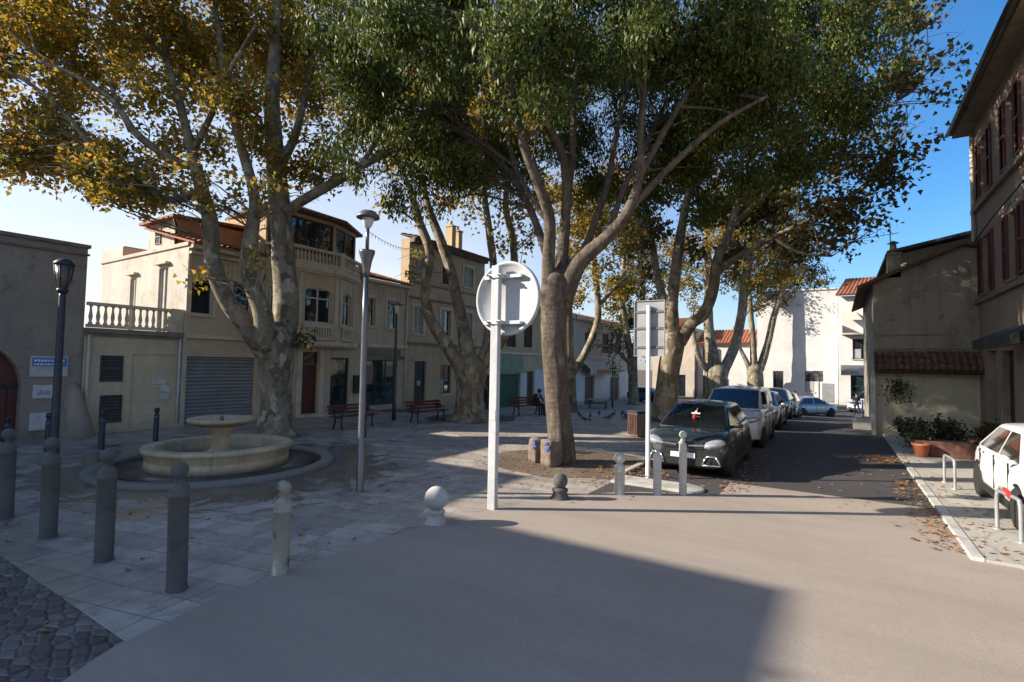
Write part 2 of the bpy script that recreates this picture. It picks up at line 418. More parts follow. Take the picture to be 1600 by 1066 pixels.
M['sign_back'] = plain('dull_sign_back', (.30, .30, .30), .5, .3, var=.2, scale=4)
M['graf_blue'] = plain('blue_spray_paint', (.045, .13, .33), .6, var=.3, scale=14)

# ------------------------------------------------------------------ mesh builder
def cr(pts, n=4):
    """smooth curve through points given as tuples (any length)"""
    A = [np.array(p, float) for p in pts]
    if len(A) < 3: n = max(n, 2)
    out = []
    for i in range(len(A) - 1):
        p0 = A[max(i - 1, 0)]; p1 = A[i]; p2 = A[i + 1]; p3 = A[min(i + 2, len(A) - 1)]
        for k in range(n):
            t = k / n
            out.append(.5 * ((2 * p1) + (-p0 + p2) * t + (2 * p0 - 5 * p1 + 4 * p2 - p3) * t * t + (-p0 + 3 * p1 - 3 * p2 + p3) * t ** 3))
    out.append(A[-1])
    return out

class MB:
    def __init__(s):
        s.v, s.f, s.m, s.s, s.c = [], [], [], [], []
        s.T = None
    def add(s, vs, fs, m=0, smooth=False):
        o = len(s.v)
        s.c.append((o, len(s.f)))
        for p in vs:
            p = Vector(p)
            s.v.append(s.T @ p if s.T else p)
        for f in fs:
            s.f.append([o + i for i in f]); s.m.append(m); s.s.append(smooth)
        return s
    def box(s, a, b, m=0):
        x0, x1 = sorted((a[0], b[0])); y0, y1 = sorted((a[1], b[1])); z0, z1 = sorted((a[2], b[2]))
        return s.add([(x0, y0, z0), (x1, y0, z0), (x1, y1, z0), (x0, y1, z0), (x0, y0, z1), (x1, y0, z1), (x1, y1, z1), (x0, y1, z1)],
                     [(0, 3, 2, 1), (4, 5, 6, 7), (0, 1, 5, 4), (1, 2, 6, 5), (2, 3, 7, 6), (3, 0, 4, 7)], m)
    def bar(s, p, q, w, h, m=0):
        p, q = Vector(p), Vector(q); d = (q - p).normalized()
        up = Vector((0, 0, 1)) if abs(d.z) < .95 else Vector((1, 0, 0))
        a = d.cross(up).normalized() * w / 2; b = a.cross(d).normalized() * h / 2
        vs = [p - a - b, p + a - b, p + a + b, p - a + b, q - a - b, q + a - b, q + a + b, q - a + b]
        return s.add(vs, [(0, 3, 2, 1), (4, 5, 6, 7), (0, 1, 5, 4), (1, 2, 6, 5), (2, 3, 7, 6), (3, 0, 4, 7)][::1], m)
    def tube(s, pts, rad, seg=8, m=0, smooth=True, caps=True, wob=0.0):
        pts = [Vector(p[:3]) for p in pts]
        if not hasattr(rad, '__len__'): rad = [rad] * len(pts)
        vs, fs = [], []
        a = None
        for i, p in enumerate(pts):
            d = (pts[min(i + 1, len(pts) - 1)] - pts[max(i - 1, 0)])
            d = d.normalized() if d.length > 1e-9 else Vector((0, 0, 1))
            if a is None:
                a = d.cross(Vector((0, 1, 0)) if abs(d.y) < .9 else Vector((1, 0, 0))).normalized()
            else:
                a = (a - d * a.dot(d)).normalized()
            b = d.cross(a)
            for k in range(seg):
                t = 2 * PI * k / seg
                r = rad[i]
                if wob: r *= 1 + wob * mnoise.noise(Vector((p.x * 1.3 + 2 * math.cos(t), p.y * 1.3 + 2 * math.sin(t), p.z * 1.1)))
                vs.append(p + (a * math.cos(t) + b * math.sin(t)) * r)
        for i in range(len(pts) - 1):
            for k in range(seg):
                k2 = (k + 1) % seg
                fs.append((i * seg + k, i * seg + k2, (i + 1) * seg + k2, (i + 1) * seg + k))
        if caps:
            fs.append(tuple(range(seg - 1, -1, -1))); fs.append(tuple((len(pts) - 1) * seg + k for k in range(seg)))
        return s.add(vs, fs, m, smooth)
    def lathe(s, prof, c=(0, 0, 0), seg=20, m=0, smooth=True, sx=1, sy=1, axis='z'):
        vs, fs = [], []
        for r, z in prof:
            for k in range(seg):
                t = 2 * PI * k / seg
                x, y = r * math.cos(t) * sx, r * math.sin(t) * sy
                if axis == 'z': vs.append((c[0] + x, c[1] + y, c[2] + z))
                elif axis == 'x': vs.append((c[0] + z, c[1] + x, c[2] + y))
                else: vs.append((c[0] + x, c[1] + z, c[2] + y))
        n = len(prof)
        for i in range(n - 1):
            for k in range(seg):
                k2 = (k + 1) % seg
                q = (i * seg + k, i * seg + k2, (i + 1) * seg + k2, (i + 1) * seg + k)
                fs.append(q if axis != 'y' else q[::-1])
        if prof[0][0] > 1e-6: fs.append(tuple(range(seg - 1, -1, -1)))
        if prof[-1][0] > 1e-6: fs.append(tuple((n - 1) * seg + k for k in range(seg)))
        return s.add(vs, fs, m, smooth)
    def ball(s, c, r, m=0, sc=(1, 1, 1), seg=14, rings=9):
        pr = [(max(1e-7, r * math.sin(PI * i / rings)), -r * math.cos(PI * i / rings)) for i in range(rings + 1)]
        vs, fs = [], []
        o = MB(); o.lathe(pr, (0, 0, 0), seg)
        return s.add([(c[0] + v.x * sc[0], c[1] + v.y * sc[1], c[2] + v.z * sc[2]) for v in o.v], o.f, m, True)
    def prism(s, poly, z0, z1, m=0):
        n = len(poly)
        vs = [(p[0], p[1], z0) for p in poly] + [(p[0], p[1], z1) for p in poly]
        fs = [tuple(range(n - 1, -1, -1)), tuple(range(n, 2 * n))] + [(i, (i + 1) % n, n + (i + 1) % n, n + i) for i in range(n)]
        return s.add(vs, fs, m)
    def prism_y(s, poly, y0, y1, m=0):     # outline in x,z pushed along y
        n = len(poly)
        vs = [(p[0], y0, p[1]) for p in poly] + [(p[0], y1, p[1]) for p in poly]
        fs = [tuple(range(n)), tuple(range(2 * n - 1, n - 1, -1))] + [((i + 1) % n, i, n + i, n + (i + 1) % n) for i in range(n)]
        return s.add(vs, fs, m)
    def each(s, name, mats, parent=None, bevel=0):
        ends = s.c[1:] + [(len(s.v), len(s.f))]
        for (v0, f0), (v1, f1) in zip(s.c, ends):
            o = MB(); o.v = s.v[v0:v1]; o.f = [[i - v0 for i in f] for f in s.f[f0:f1]]; o.m = s.m[f0:f1]; o.s = s.s[f0:f1]
            o.build(name, mats, parent, bevel)
    def build(s, name, mats, parent=None, bevel=0, loc=None):
        me = bpy.data.meshes.new(name)
        me.from_pydata([tuple(v) for v in s.v], [], s.f)
        for mt in (mats if isinstance(mats, (list, tuple)) else [mats]):
            me.materials.append(M[mt] if isinstance(mt, str) else mt)
        me.polygons.foreach_set('material_index', s.m)
        me.polygons.foreach_set('use_smooth', s.s)
        me.update()
        o = bpy.data.objects.new(name, me)
        COL.objects.link(o)
        if parent: o.parent = parent
        if loc is not None: o.location = loc
        if bevel:
            b = o.modifiers.new('bevel', 'BEVEL'); b.width = bevel; b.segments = 2; b.limit_method = 'ANGLE'; b.angle_limit = R(40)
        return o

def tag(o, label, cat, group=None):
    o['label'] = label; o['category'] = cat
    if group: o['group'] = group
    return o

def thing(name, label, cat, loc=(0, 0, 0), rz=0, group=None):
    o = bpy.data.objects.new(name, None)
    o.empty_display_size = .3
    COL.objects.link(o)
    o.location = loc; o.rotation_euler = (0, 0, rz)
    return tag(o, label, cat, group)

def kids(o): return [c for c in bpy.data.objects if c.parent == o]

def dup(root, label, loc=None, rz=None, group=None):
    r = root.copy(); COL.objects.link(r)
    if loc is not None: r.location = loc
    if rz is not None: r.rotation_euler = (0, 0, rz)
    r['label'] = label
    if group: r['group'] = group
    for ch in kids(root):
        c = ch.copy(); COL.objects.link(c); c.parent = r
        for g in kids(ch):
            d = g.copy(); COL.objects.link(d); d.parent = c
    return r

def structure(o):
    o['kind'] = 'structure'
    return o
# ------------------------------------------------------------------ ground
def sheet(name, xs, ys, dz, mat, inside=None):
    """a sheet that follows the ground, dz above it"""
    mb = MB(); idx = {}
    def vi(i, j):
        if (i, j) not in idx:
            idx[(i, j)] = len(mb.v); x, y = xs[i], ys[j]
            mb.v.append(Vector((x, y, zg(x, y) + dz)))
        return idx[(i, j)]
    for i in range(len(xs) - 1):
        for j in range(len(ys) - 1):
            if inside and not inside((xs[i] + xs[i + 1]) / 2, (ys[j] + ys[j + 1]) / 2): continue
            mb.f.append([vi(i, j), vi(i + 1, j), vi(i + 1, j + 1), vi(i, j + 1)]); mb.m.append(0); mb.s.append(True)
    return mb.build(name, mat)

def fr(a, b, n): return [a + (b - a) * i / n for i in range(n + 1)]

structure(sheet('ground', [-400, -120, -60] + fr(-40, 20, 60) + [60, 120, 400], [-200, -60, -20, 0, 10] + fr(18, 50, 64) + [70, 120, 500], -0.004, 'soil'))
structure(sheet('paving', fr(-19.6, -3.95, 26), fr(2.13, 20, 6)[:-1] + fr(20, 58, 76), 0.004, 'paving'))
structure(sheet('cobbled_street', [-30, -20, -4], [-14, 2.12], 0.004, 'cobble'))
mb = MB()       # pale stone border between the setts and the slabs
x = -22.0
while x < -4.2:
    w = random.uniform(.8, 1.25)
    mb.box((x, 2.02, -.02), (x + w - .012, 2.42, .012 + random.uniform(0, .003))); x += w
structure(mb.build('kerb_border', 'paving', bevel=.004))
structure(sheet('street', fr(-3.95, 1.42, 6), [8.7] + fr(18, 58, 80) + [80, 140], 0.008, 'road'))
edge = [(-4.84, 1.54), (-5.07, 1.94), (-5.14, 2.36), (-5.28, 2.88), (-5.28, 3.43), (-5.29, 4.28), (-5.16, 5.5), (-4.99, 6.46), (-4.67, 7.26), (-4.39, 8.06), (-4.08, 8.72), (-3.4, 9.5), (-2.61, 10.0), (-1.95, 10.3), (-1.3, 10.4), (-.48, 10.5), (.18, 10.4), (.92, 10.05), (1.42, 9.5)]
edge = [tuple(p) for p in cr(edge, 3)]
bm = bmesh.new()
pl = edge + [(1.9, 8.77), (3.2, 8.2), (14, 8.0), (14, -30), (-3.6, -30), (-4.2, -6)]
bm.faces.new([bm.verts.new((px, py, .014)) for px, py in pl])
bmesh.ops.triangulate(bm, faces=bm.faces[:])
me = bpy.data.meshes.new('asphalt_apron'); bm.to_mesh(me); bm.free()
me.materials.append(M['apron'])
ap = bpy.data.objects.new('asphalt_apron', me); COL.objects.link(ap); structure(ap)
# street where the sun falls, its sunlight put into the paler colour
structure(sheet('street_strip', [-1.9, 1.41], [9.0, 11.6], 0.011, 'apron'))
# right-hand pavement with its kerb
mb = MB(); mb.box((1.56, 8.75, -.05), (14, 24.0, .05))
structure(mb.build('pavement', 'pavement'))
mb = MB(); yy = 8.75
while yy < 23.5:
    mb.box((1.42, yy, -.05), (1.558, yy + .985, .062)); yy += 1.0
structure(mb.build('kerb', 'kerb', bevel=.012))
mb = MB(); mb.box((1.9, 8.0, -.05), (14, 8.745, .03))
structure(mb.build('pavement_ramp', 'pavement'))
# kerb of the square along the parked cars, rounded tip near the bollards
mb = MB(); yy = 11.0
mb.box((-3.95, 10.1, -.05), (-2.5, 10.75, .06)); mb.lathe([(.324, -.05), (.324, .046), (.30, .056)], (-2.5, 10.425, 0), 24)
while yy < 46:
    mb.box((-4.1, yy, zg(-4, yy) - .1), (-3.96, yy + .99, zg(-4, yy + 1) + .07)); yy += 1.0
structure(mb.build('square_kerb', 'kerb', bevel=.01))
# bare soil round the big trees
def soil_patch(cx, cy, r, name, dz=.009, sx=1.0):
    mb = MB(); n = 40; vs = [(cx, cy, zg(cx, cy) + dz)]
    for k in range(n):
        a = 2 * PI * k / n
        q = r * (1 + .22 * mnoise.noise(Vector((math.cos(a) * 1.7 + cx, math.sin(a) * 1.7, cy))))
        vx, vy = cx + q * math.cos(a) * sx, cy + q * math.sin(a)
        vs.append((vx, vy, zg(vx, vy) + dz))
    mb.add(vs, [(0, 1 + k, 1 + (k + 1) % n) for k in range(n)])
    structure(mb.build(name, 'soil'))
soil_patch(-5.7, 11.6, 1.9, 'tree_pit_soil')
soil_patch(-13.5, 18.1, 1.9, 'tree_pit_soil')
soil_patch(-7.2, 23.6, 1.5, 'tree_pit_soil')
# traffic island at the far end of the parked cars
mb = MB(); c = G(1268, 650)
mb.box((c.x - 3.5, c.y - .2, zg(c.x, c.y) - .3), (c.x + .35, c.y + 6, zg(c.x, c.y) + .1))
structure(mb.build('traffic_island', 'kerb', bevel=.02))

# ------------------------------------------------------------------ buildings
# local frame of a building: x along its front, z up, the front faces -y
def facade(mb, u0, u1, v0, v1, ops, rev=.2, m=0, y=0.0):
    us = sorted({u0, u1} | {o[0] for o in ops} | {o[2] for o in ops})
    vs = sorted({v0, v1} | {o[1] for o in ops} | {o[3] for o in ops})
    for i in range(len(us) - 1):
        for j in range(len(vs) - 1):
            a, b, c, d = us[i], us[i + 1], vs[j], vs[j + 1]
            mu, mv = (a + b) / 2, (c + d) / 2
            if mu < u0 or mu > u1: continue
            if any(o[0] < mu < o[2] and o[1] < mv < o[3] for o in ops): continue
            mb.add([(a, y, c), (b, y, c), (b, y, d), (a, y, d)], [(0, 1, 2, 3)], m)
    for o in ops:
        a, c, b, d = o[:4]; arch = o[4] if len(o) > 4 else 0
        Y = y + rev
        mb.add([(a, y, c), (a, Y, c), (a, Y, d - arch), (a, y, d - arch)], [(0, 1, 2, 3)], m)
        mb.add([(b, y, c), (b, y, d - arch), (b, Y, d - arch), (b, Y, c)], [(0, 1, 2, 3)], m)
        mb.add([(a, y, c), (b, y, c), (b, Y, c), (a, Y, c)], [(0, 1, 2, 3)], m)
        if not arch:
            mb.add([(a, y, d), (a, Y, d), (b, Y, d), (b, y, d)], [(0, 1, 2, 3)], m)
        else:
            n = 14; cu, ru = (a + b) / 2, (b - a) / 2
            ps = [(cu - ru * math.cos(PI * k / n), d - arch + arch * math.sin(PI * k / n)) for k in range(n + 1)]
            for k in range(n):
                (p, q), (r_, s_) = ps[k], ps[k + 1]
                mb.add([(p, y, q), (r_, y, s_), (r_, y, d), (p, y, d)], [(0, 1, 2, 3)], m)
                mb.add([(p, y, q), (p, Y, q), (r_, Y, s_), (r_, y, s_)], [(0, 1, 2, 3)], m)

def shell(mb, u0, u1, v0, v1, depth, m=0, left=True, right=True, top=True, y=0.0, mleft=None):
    if left: mb.add([(u0, y, v0), (u0, y, v1), (u0, depth, v1), (u0, depth, v0)], [(0, 1, 2, 3)], m if mleft is None else mleft)
    if right: mb.add([(u1, y, v0), (u1, depth, v0), (u1, depth, v1), (u1, y, v1)], [(0, 1, 2, 3)], m)
    mb.add([(u0, depth, v0), (u0, depth, v1), (u1, depth, v1), (u1, depth, v0)], [(0, 1, 2, 3)], m)
    if top: mb.add([(u0, y, v1), (u1, y, v1), (u1, depth, v1), (u0, depth, v1)], [(0, 1, 2, 3)], m)

def window(root, u0, v0, u1, v1, y=.13, fm='white_dirty', pm='glass', mull=1, bars=0, w=.05, sill=True, name='window', sm='trim'):
    mb = MB()
    mb.box((u0, y - .03, v0), (u0 + w, y + .04, v1)); mb.box((u1 - w, y - .03, v0), (u1, y + .04, v1))
    mb.box((u0 + w, y - .03, v1 - w), (u1 - w, y + .04, v1)); mb.box((u0 + w, y - .03, v0), (u1 - w, y + .04, v0 + w))
    for k in range(mull):
        x = u0 + (u1 - u0) * (k + 1) / (mull + 1)
        mb.box((x - w * .5, y - .025, v0 + w), (x + w * .5, y + .035, v1 - w))
    for k in range(bars):
        z = v0 + (v1 - v0) * (k + 1) / (bars + 1)
        mb.box((u0 + w, y - .018, z - .014), (u1 - w, y + .03, z + .014))
    f = mb.build(name, fm, root)
    p = MB(); p.add([(u0 + w * .6, y + .01, v0 + w * .6), (u1 - w * .6, y + .01, v0 + w * .6), (u1 - w * .6, y + .01 + random.uniform(-.008, .008), v1 - w * .6), (u0 + w * .6, y + .01, v1 - w * .6)], [(0, 1, 2, 3)])
    p.build('pane', pm, f)
    if sill and pm == 'glass' and random.random() < .7:
        c = MB(); k = random.choice((.35, .5, 1.0)); e = (u0 + u1) / 2 if random.random() < .5 else u1 - w
        c.add([(u0 + w, y + .006, v0 + w), (e, y + .006, v0 + w), (e, y + .006, v0 + w + (v1 - v0 - 2 * w) * k), (u0 + w, y + .006, v0 + w + (v1 - v0 - 2 * w) * k)], [(0, 1, 2, 3)])
        c.build('curtain', 'curtain', f)
    if sill:
        s = MB(); s.box((u0 - .07, -.09, v0 - .09), (u1 + .07, y, v0 - .004)); s.build('sill', sm, f)
    return f

def louvre(mb, u0, v0, u1, v1, y0, y1, step=.075, fw=.06, tilt=.6):
    mb.box((u0, y0, v0), (u0 + fw, y1, v1)); mb.box((u1 - fw, y0, v0), (u1, y1, v1))
    mb.box((u0 + fw, y0, v0), (u1 - fw, y1, v0 + fw)); mb.box((u0 + fw, y0, v1 - fw), (u1 - fw, y1, v1))
    mid = (v0 + v1) / 2
    mb.box((u0 + fw, y0, mid - fw / 2), (u1 - fw, y1, mid + fw / 2))
    z = v0 + fw
    yc = (y0 + y1) / 2
    while z < v1 - fw:
        mb.add([(u0 + fw, y0 + .004, z), (u1 - fw, y0 + .004, z), (u1 - fw, y1 - .004, z + step * .95), (u0 + fw, y1 - .004, z + step * .95)], [(0, 1, 2, 3)])
        z += step

def shutter(root, u0, v0, u1, v1, mat, y0=-.05, y1=-.005, step=.075):
    mb = MB(); louvre(mb, u0, v0, u1, v1, y0, y1, step)
    return mb.build('shutter', mat, root)

def closed_shutters(root, u0, v0, u1, v1, mat, y=.07, sill=True):
    m = (u0 + u1) / 2
    a = shutter(root, u0 + .01, v0, m - .006, v1, mat, y, y + .045)
    shutter(root, m + .006, v0, u1 - .01, v1, mat, y, y + .045)
    if sill:
        s = MB(); s.box((u0 - .06, -.08, v0 - .08), (u1 + .06, y, v0 - .004)); s.build('sill', 'trim', root)
    b = MB(); b.add([(u0, y + .06, v0), (u1, y + .06, v0), (u1, y + .06, v1), (u0, y + .06, v1)], [(0, 1, 2, 3)]); b.build('blind_backing', 'black', root)

def roller(root, u0, v0, u1, v1, mat, y=.12, step=.13, name='roller_shutter'):
    mb = MB(); z = v0; vs = []
    while z < v1 - .01:
        z2 = min(z + step, v1)
        vs += [(y, z), (y - .045, z + (z2 - z) * .3), (y - .045, z + (z2 - z) * .75)]
        z = z2
    vs.append((y, v1))
    P_ = []; F_ = []
    for yy, zz in vs: P_ += [(u0, yy, zz), (u1, yy, zz)]
    for i in range(len(vs) - 1): F_.append((2 * i, 2 * i + 1, 2 * i + 3, 2 * i + 2))
    mb.add(P_, F_); mb.box((u0, y - .07, v0), (u1, y - .05, v0 + .07))
    return mb.build(name, mat, root)

def door(root, u0, v0, u1, v1, mat, y=.12, panels=3, name='door', glass_top=False):
    mb = MB(); mb.box((u0, y, v0), (u1, y + .05, v1))
    h = (v1 - v0 - .1) / panels
    for k in range(panels):
        for a, b in ((u0 + .08, (u0 + u1) / 2 - .03), ((u0 + u1) / 2 + .03, u1 - .08)):
            mb.box((a, y - .015, v0 + .1 + k * h), (b, y - .001, v0 + (k + 1) * h - .02))
    d = mb.build(name, mat, root, bevel=.006)
    h_ = MB(); h_.ball((u1 - .1, y - .05, v0 + 1.05), .03); h_.build('handle', 'silver', d)
    return d

def tiles(root, c0, c1, c2, c3, pitch=.2, mat='tile', name='roof', amp=.05, rows=.4, parent_name=None):
    """ribbed clay-tile roof: c0-c1 is the eave, c3-c2 the ridge"""
    c0, c1, c2, c3 = map(Vector, (c0, c1, c2, c3))
    n = max(4, int((c1 - c0).length / pitch)); k = 6
    nr = max(2, int((c3 - c0).length / rows))
    nrm = (c1 - c0).cross(c3 - c0).normalized()
    if nrm.z < 0: nrm = -nrm
    mb = MB(); P_ = []; F_ = []; W_ = n * k + 1
    for j in range(nr):
        for e in (0, 1):
            v = (j + e) / nr
            for i in range(W_):
                u = i / (n * k)
                p = (c0.lerp(c1, u)).lerp(c3.lerp(c2, u), v)
                ph = 2 * PI * (i % k) / k
                off = amp * abs(math.cos(ph / 2)) * 1.0 + (.03 if e == 0 else 0.0) + .012 * mnoise.noise(Vector((int(i / k) * 3.1, j * 2.7, 0)))
                P_.append(p + nrm * off)
    for j in range(nr):
        for i in range(W_ - 1):
            a = (2 * j) * W_ + i; b = a + W_
            F_.append((a, a + 1, b + 1, b))
            if j < nr - 1: F_.append((b, b + 1, b + W_ + 1, b + W_))
    mb.add(P_, F_)
    mb.add([c0 - nrm * .06, c1 - nrm * .06, c2 - nrm * .06, c3 - nrm * .06, c0 + nrm * .01, c1 + nrm * .01, c2 + nrm * .01, c3 + nrm * .01], [(3, 2, 1, 0), (0, 1, 5, 4), (1, 2, 6, 5), (2, 3, 7, 6), (3, 0, 4, 7)])
    return mb.build(name, mat, root)

def balusters(mb, pts, z0, z1, step=.2, r=.055, cap=.14):
    pts = [Vector((p[0], p[1], 0)) for p in pts]
    for a, b in zip(pts[:-1], pts[1:]):
        d = (b - a).normalized()
        mb.bar(a + Vector((0, 0, z1 - .05)), b + Vector((0, 0, z1 - .05)), cap * 1.2, .1)
        mb.bar(a + Vector((0, 0, z0 + .05)), b + Vector((0, 0, z0 + .05)), cap, .1)
        n = max(1, int((b - a).length / step))
        h = z1 - z0 - .2
        for k in range(n):
            p = a.lerp(b, (k + .5) / n)
            mb.lathe([(r, 0), (r, h * .08), (r * .6, h * .14), (r * 1.0, h * .4), (r * .55, h * .75), (r * .5, h * .9), (r * .95, h)], (p.x, p.y, z0 + .1), 8)

def building(name, label, loc, rz, cat='house'): return thing(name, label, cat, loc, rz)

# --- the big grey wall with the arch, at the left edge of the square
B = building('arched_building', 'tall blank grey-brown building with an arched doorway and posters beside it', (-19.5, 0.0, 0), PI / 2)
mb = MB(); facade(mb, .6, 6.2, -.2, 5.78, [(2.2, 0.0, 4.85, 2.85, 1.3)], rev=.35)
shell(mb, .6, 6.2, -.2, 5.78, 5.0)
mb.build('wall', 'left_wall', B)
mb = MB(); mb.box((.6, -.09, 5.50), (6.23, -.003, 5.56)); mb.box((.6, -.10, 5.74), (6.25, .25, 5.84)); mb.each('cornice', 'trim_dark', B)
mb = MB()
n = 14; ps = [(2.2, .02)] + [(3.525 - 1.325 * math.cos(PI * k / n), 1.55 + 1.3 * math.sin(PI * k / n)) for k in range(n + 1)] + [(4.85, .02)]
mb.prism_y(ps, .30, .36); d = mb.build('arched_door', 'red_wood', B)
mb = MB()
for k in range(9): mb.box((2.3 + k * .29, .275, .05), (2.3 + k * .29 + .012, .299, 1.5))
mb.box((2.2, .24, 1.5), (4.85, .299, 1.62)); mb.build('door_boards', 'black', d)
mb = MB(); mb.box((5.0, -.06, 1.80), (5.86, -.01, 2.40)); s_ = mb.build('notice_panel', 'white_dirty', B, bevel=.01)
mb = MB()
for i, (a, b, z0, z1) in enumerate([(5.04, 5.82, 2.10, 2.35)]): mb.box((a, -.066, z0), (b, -.0605, z1))
mb.build('blue_print', 'sign_blue', s_)
mb = MB()
xx = 5.08
while xx < 5.76:      # two lines of lettering too small to read
    w = random.uniform(.02, .06); mb.box((xx, -.070, 2.24), (xx + w, -.0665, 2.30)); xx += w + .02
xx = 5.08
while xx < 5.7:
    w = random.uniform(.02, .06); mb.box((xx, -.070, 2.14), (xx + w, -.0665, 2.185)); xx += w + .02
mb.build('white_print', 'white', s_)
mb = MB(); xx = 5.14
while xx < 5.7:
    w = random.uniform(.02, .05); mb.box((xx, -.066, 1.99), (xx + w, -.0605, 2.03)); xx += w + .02
mb.build('grey_print', 'sign_grey', s_)
mb = MB(); mb.box((5.10, -.03, 1.18), (5.58, -.005, 1.56)); s_ = mb.build('poster', 'paper', B)
mb = MB(); mb.prism_y([(5.17, 1.28), (5.5, 1.28), (5.5, 1.36), (5.42, 1.42), (5.36, 1.36), (5.28, 1.44), (5.2, 1.34)], -.035, -.0305); mb.build('poster_print', 'sign_grey', s_)
mb = MB(); mb.box((5.06, -.05, .26), (5.62, -.005, .76)); mb.build('meter_cover', 'paper', B, bevel=.01)
# low sloped buttress at its corner
mb = MB(); 
vs = []
for z, wd, dp in ((0, .82, .75), (.5, .66, .60), (1.0, .46, .42), (1.4, .3, .24), (1.62, .12, .06)):
    for k in range(9):
        a = PI * k / 8
        vs.append((6.02 - wd * .52 * math.cos(a) + .05 * (1.6 - z), -dp * math.sin(a) ** .6, z))
fs = [(i * 9 + k, i * 9 + k + 1, (i + 1) * 9 + k + 1, (i + 1) * 9 + k) for i in range(4) for k in range(8)] + [(36 + k, 36 + k + 1, 44) for k in range(7)]
mb.add(vs, fs, 0, True); mb.build('buttress', 'left_wall', B)

# unseen houses added further left, heights set so they shade the near ground
B = building('shade_house', 'unseen brown house added for its shade left of the arched building', (-19.5, -5.9, 0), PI / 2)
mb = MB(); facade(mb, 0, 6.45, -.2, 7.4, [(1.0, 3.6, 2.0, 5.2), (4.0, 3.6, 5.0, 5.2), (4.2, 0, 5.2, 2.2)]); shell(mb, 0, 6.45, -.2, 7.4, 6.0); mb.build('wall', 'left_wall', B)
for u in (1.0, 4.0): window(B, u, 3.6, u + 1.0, 5.2)
door(B, 4.2, 0, 5.2, 2.2, 'red_wood')
mb = MB(); mb.prism_y([(-.05, 7.4), (1.7, 7.4), (1.7, 8.45), (-.05, 8.45)], .05, 6.0); mb.build('attic', 'left_wall', B)  # raised block shaped for where the foreground shadow ends
B = building('shade_corner_house', 'unseen high corner house added for its shade, furthest left on the square', (-19.5, -26.0, 0), PI / 2)  # added out of view; its height sets the foreground shadow edge
mb = MB(); facade(mb, 0, 20.0, -.2, 10.15, [(k, 3.6 + j * 3, k + 1, 5.2 + j * 3) for k in (2, 6, 10, 14) for j in (0, 1)]); shell(mb, 0, 20.0, -.2, 10.15, 8.0); mb.build('wall', 'facade2', B)
for k in (2, 6, 10, 14):
    for j in (0, 1): window(B, k, 3.6 + j * 3, k + 1, 5.2 + j * 3)

# --- the low annex with the balustraded terrace
B = building('terrace_annex', 'low cream annex with two louvred vents under a balustraded terrace', (-19.5, 6.2, 0), PI / 2, 'annex')
mb = MB(); ops = [(.46, 1.62, 1.08, 2.46), (.50, .32, 1.10, 1.20), (1.32, .06, 2.62, 2.52)]
facade(mb, 0.02, 2.8, -.2, 3.14, ops, rev=.06); shell(mb, .02, 2.8, -.2, 3.14, 7.4); mb.build('wall', 'cream', B)
mb = MB(); mb.box((1.32, .045, .06), (2.62, .07, 2.52)); mb.box((1.32, .02, .95), (2.62, .044, 1.0)); mb.box((1.32, .025, .48), (2.62, .044, .51)); mb.build('blocked_doorway', 'cream', B)
for o in ops[:2]:
    mb = MB(); louvre(mb, *o, -.02, .05, .1, .035); v_ = mb.build('vent', 'vent', B)
    mb = MB(); mb.box((o[0], .054, o[1]), (o[2], .058, o[3])); mb.build('vent_backing', 'black', v_)
mb = MB(); mb.box((1.95, .028, 1.42), (2.35, .040, 1.66)); mb.prism_y([(2.2, 1.3), (2.52, 1.22), (2.5, 1.42), (2.2, 1.5)], .030, .042); p_ = mb.build('torn_notice', 'paper', B)
mb = MB(); mb.box((2.0, .022, 1.58), (2.14, .0275, 1.63)); mb.box((1.98, .022, 1.48), (2.3, .0275, 1.52)); mb.build('notice_print', 'sign_grey', p_)
mb = MB(); mb.box((2.22, .0, 1.0), (2.48, .040, 1.2)); mb.build('letter_box', 'white_dirty', B, bevel=.01)
mb = MB(); mb.box((0, -.16, 3.14), (2.84, 7.3, 3.30)); mb.box((0.0, -.10, 3.06), (2.82, -.003, 3.14)); mb.build('terrace_slab', 'trim_dark', B, bevel=.01)
mb = MB(); balusters(mb, [(.05, -.02), (2.35, -.02)], 3.32, 4.10, .19, .06)
mb.box((2.36, -.10, 3.30), (2.78, .10, 4.12)); mb.build('balustrade', 'trim', B)
mb = MB(); mb.tube([(.13, -.07, 0), (.13, -.07, 3.1)], .045); mb.build('rain_pipe', 'trim', B)
mb = MB(); mb.tube([(2.72, -.07, .2), (2.72, -.07, 3.1)], .04); mb.build('rain_pipe', 'paper', B)

# --- the house with the garage, the bow window and the glazed loggia
B = building('bow_window_house', 'ochre house with a bow window and glazed rooftop loggia behind the largest plane tree', (-19.3, 9.0, 0), PI / 2)
W1, H1h = 10.95, 6.45
ops = [(.10, 0, 2.62, 2.48), (.15, 4.0, .90, 5.32), (1.62, 4.0, 2.36, 5.36), (4.72, .0, 5.52, 2.80), (6.18, .06, 7.22, 2.56), (8.25, .25, 10.35, 2.50), (8.12, 4.16, 8.70, 5.55), (9.50, 4.12, 10.22, 5.56)]
mb = MB(); facade(mb, 0, W1, -.2, H1h, ops, rev=.22); shell(mb, 0, W1, -.2, H1h, 7.4, left=False, top=False)
mb.build('wall', 'facade1', B)
mb = MB()       # sunlit side wall over the terrace
mb.T = Matrix(((0, 1, 0, 0), (-1, 0, 0, 0), (0, 0, 1, 0), (0, 0, 0, 1)))   # its own x runs inwards
mb2 = MB()
def side_pt(u, y, z): return (y, u, z)       # u inwards from the front, y across
so_ = [(1.45, 3.32, 2.15, 5.75), (4.0, 3.32, 4.55, 5.55)]
tmp = MB(); facade(tmp, 0.0, 7.4, -.2, 6.45, so_, rev=.2)
